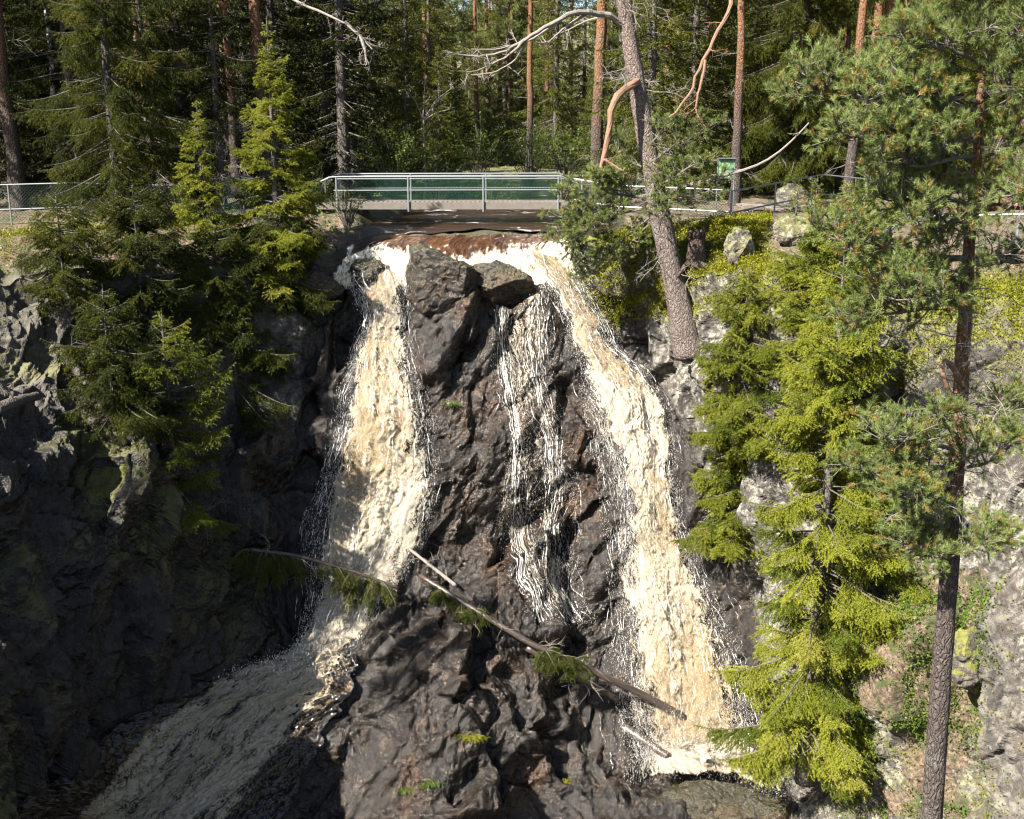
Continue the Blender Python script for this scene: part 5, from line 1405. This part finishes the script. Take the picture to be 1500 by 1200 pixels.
def cover(name, weight, count, size, mat, seed, label, cat, flatness=0.3, clump=1, lw=.4):
    rng = np.random.default_rng(seed); w = np.maximum(weight, 0) * cellA; w /= w.sum()
    i = np.repeat(rng.choice(len(P1), count // clump, p=w), clump); n = len(i)
    pos = P1[i] + rng.normal(0, .05 * (clump > 1) + .02, (n, 3)) + Nf[i] * .01
    d = rng.normal(size=(n, 3)) * .8 + np.array([0, 0, 1.0]) * (1 - flatness) + Nf[i] * .8; d /= np.linalg.norm(d, axis=1, keepdims=True)
    s = np.cross(d, rng.normal(size=(n, 3))); s /= np.linalg.norm(s, axis=1, keepdims=True) + 1e-9
    z = size * rng.uniform(.5, 1.3, (n, 1))
    V = np.stack([pos, pos + d * z * .5 + s * z * lw, pos + d * z, pos + d * z * .5 - s * z * lw], 1).reshape(-1, 3)
    mb = MB(); cl = np.repeat(rng.normal(0.48, .18, n // clump), clump)
    mb.add(V, None, np.arange(n * 4).reshape(-1, 4), np.clip(np.repeat(cl + rng.normal(0, .08, n), 4), 0, 1))
    return tag(mb.build(name, mat), label, cat, kind='stuff')


infr = sstep(-40, 0, X0) * sstep(1540, 1500, X0) * sstep(1240, 1200, Y0)
mz = polymask(X0, Y0, [(840, 348), (930, 335), (1125, 318), (1130, 400), (1060, 455), (1010, 465), (945, 465), (900, 475), (856, 440)], 8)
cover('moss', infr * mz * (sstep(.0, .5, Nf[:, 2]) + .25) * sstep(-.35, .2, nb), 70000, .055, M['mossleaf'], 1, 'yellow green moss and heather on the cliff edge around the old pine', 'moss', .2, 4)
rt = polymask(X0, Y0, [(1130, 400), (1500, 400), (1500, 640), (1330, 620), (1200, 540)], 15)
lt = polymask(X0, Y0, [(0, 325), (330, 320), (420, 370), (420, 420), (250, 520), (0, 470)], 15)
cover('undergrowth', infr * (rt * 1.3 + lt * .5 + .12 * (X0 > 1180) * (isface > 0)) * sstep(-.1, .5, Nf[:, 2]) * sstep(-.3, .2, nb), 42000, .055, M['mossleaf'], 2, 'low heather and moss on the cliff ledges', 'undergrowth', .2, 5)
hb = polymask(X0, Y0, [(1190, 850), (1460, 850), (1460, 1200), (1230, 1200)], 20)
cover('undergrowth', infr * hb * sstep(-.5, .2, fbm(P0 * 1.1, 3, 90)) ** 2, 26000, .07, M['herb'], 3, 'bright green lingonberry sprigs on the lower right slope', 'undergrowth', .3, 9, .32)
cover('needle_litter', infr * (sstep(.2, 1, -rowd) * (X0 > 980) * (1 - inriver) + hb * 1.2), 16000, .07, M['twig'], 4, 'brown twigs and needles on the trail and lower slope', 'litter', 1.0, 1, .05)
upland = infr * (isface < 1) * (1 - inriver) * ((X0 < 500) * .8 + (X0 > 1120) * .5 + (Y0 < 300) * (P0[:, 1] > 46)) * sstep(-.3, .2, nb) * (P0[:, 1] < 110)
cover('undergrowth', upland, 40000, .12, M['herb'], 5, 'low green bilberry plants on the forest floor', 'undergrowth', .3, 7, .35)

for k, (px, py, lab, m_) in enumerate(((690, 1085, 'yellow grass tuft on the dark rock face below the fallen spruce', 'mossleaf'), (600, 1160, 'green grass tuft on the wet rocks at the bottom of the picture', 'herb'), (630, 1152, 'larger fern like tuft on the wet rocks at the bottom of the picture', 'leaf'), (843, 1140, 'thin yellow tuft on the brown rock left of the right waterfall foot', 'mossleaf'), (661, 595, 'small grass tuft on the central rock', 'herb'))):
    rng = np.random.default_rng(60 + k); mb = MB(); p = on(px, py, .05); n = 90
    for j in range(n):
        a = rng.random() * 6.28; l = rng.uniform(.15, .45) * (1.3 if k in (0, 2) else .9); d = np.array([math.cos(a) * .6, -abs(math.sin(a)) * .6, .5]); q0 = p + rng.normal(0, .14, 3) * [1.2, .3, .4]
        pts = [q0, q0 + d * l * .5, q0 + d * l * .9 + [0, 0, -l * .35]]; mb.tube(pts, [.008, .007, .002], 3, var=np.clip(rng.normal(.5, .2), 0, 1), cap=False)
    tag(mb.build('grass_tuft', M[m_], None, origin=p), lab, 'grass tuft')

# ------------------------------------------------------------------ roots on the trail
mb = MB(); rng = np.random.default_rng(77)
b = at_px(1078, 42.5)
for k in range(9):
    p = b.copy(); d = np.array([rng.uniform(.1, 1), rng.uniform(-1, .1), 0]); pts = []
    for j in range(12):
        g_ = ground(p[0], p[1]); pts.append([p[0], p[1], g_ + .03 + .04 * math.sin(j * 1.7 + k)]); d[:2] += rng.normal(0, .35, 2); d /= np.linalg.norm(d); p = p + d * .35
    mb.tube(pts, np.linspace(.08, .02, 12), 6, var=.1)
tag(mb.build('tree_roots', M['twig'], None, origin=b), 'bare tangled tree roots across the brown trail on the right', 'roots')

# ------------------------------------------------------------------ trees left of the frame that shade the gorge
for i, (x, y, pr, sc) in enumerate(((-27, 38, pineA, 1.0), (-22, 42, protoB, 1.0), (-31, 41, protoA, 1.0), (-13.8, 21.6, protoD, .75), (-15.5, 23.5, protoD, .7))):
    inst(pr, (x, y, -2.9 if x < -20 else -4.0), i * 1.3, sc, 'unseen tree on the left rim that shades the gorge', 'spruce tree', 'trees on the left rim')

# ------------------------------------------------------------------ camera, light, world
cam = bpy.data.cameras.new('camera'); co_ = bpy.data.objects.new('camera', cam); COL.objects.link(co_)
co_.location = (0, 0, 0); co_.rotation_euler = (math.pi / 2 - TH, 0, 0)
cam.sensor_width = 36; cam.sensor_fit = 'HORIZONTAL'; cam.lens = 36 * F / 1500; cam.clip_start = 0.1; cam.clip_end = 3000
SC.camera = co_
el = math.asin(SUN[2]); az = math.atan2(SUN[0], SUN[1])
w = bpy.data.worlds.new('World'); SC.world = w; w.use_nodes = True; nt = w.node_tree; nt.nodes.clear()
sky = nt.nodes.new('ShaderNodeTexSky'); sky.sky_type = 'NISHITA'; sky.sun_disc = False; sky.sun_elevation = el; sky.sun_rotation = az % (2 * math.pi)
bg = nt.nodes.new('ShaderNodeBackground'); bg.inputs['Strength'].default_value = 0.05
nt.links.new(sky.outputs[0], bg.inputs['Color']); wo = nt.nodes.new('ShaderNodeOutputWorld'); nt.links.new(bg.outputs[0], wo.inputs[0])
ld = bpy.data.lights.new('sun', 'SUN'); ld.energy = 5.0; ld.angle = math.radians(0.53); ld.color = (1.0, 0.94, 0.84)
lo = bpy.data.objects.new('sun', ld); COL.objects.link(lo); lo.rotation_euler = Vector(tuple(SUN)).to_track_quat('Z', 'Y').to_euler()
SC.view_settings.view_transform = 'Standard'; SC.view_settings.look = 'None'; SC.view_settings.gamma = 1.0; SC.view_settings.exposure = 2.12
cy = SC.cycles
cy.max_bounces = 6; cy.diffuse_bounces = 3; cy.glossy_bounces = 2; cy.transmission_bounces = 3; cy.transparent_max_bounces = 16
cy.caustics_reflective = False; cy.caustics_refractive = False; cy.sample_clamp_indirect = 4.0
cy.use_denoising = True; cy.filter_width = 1.2
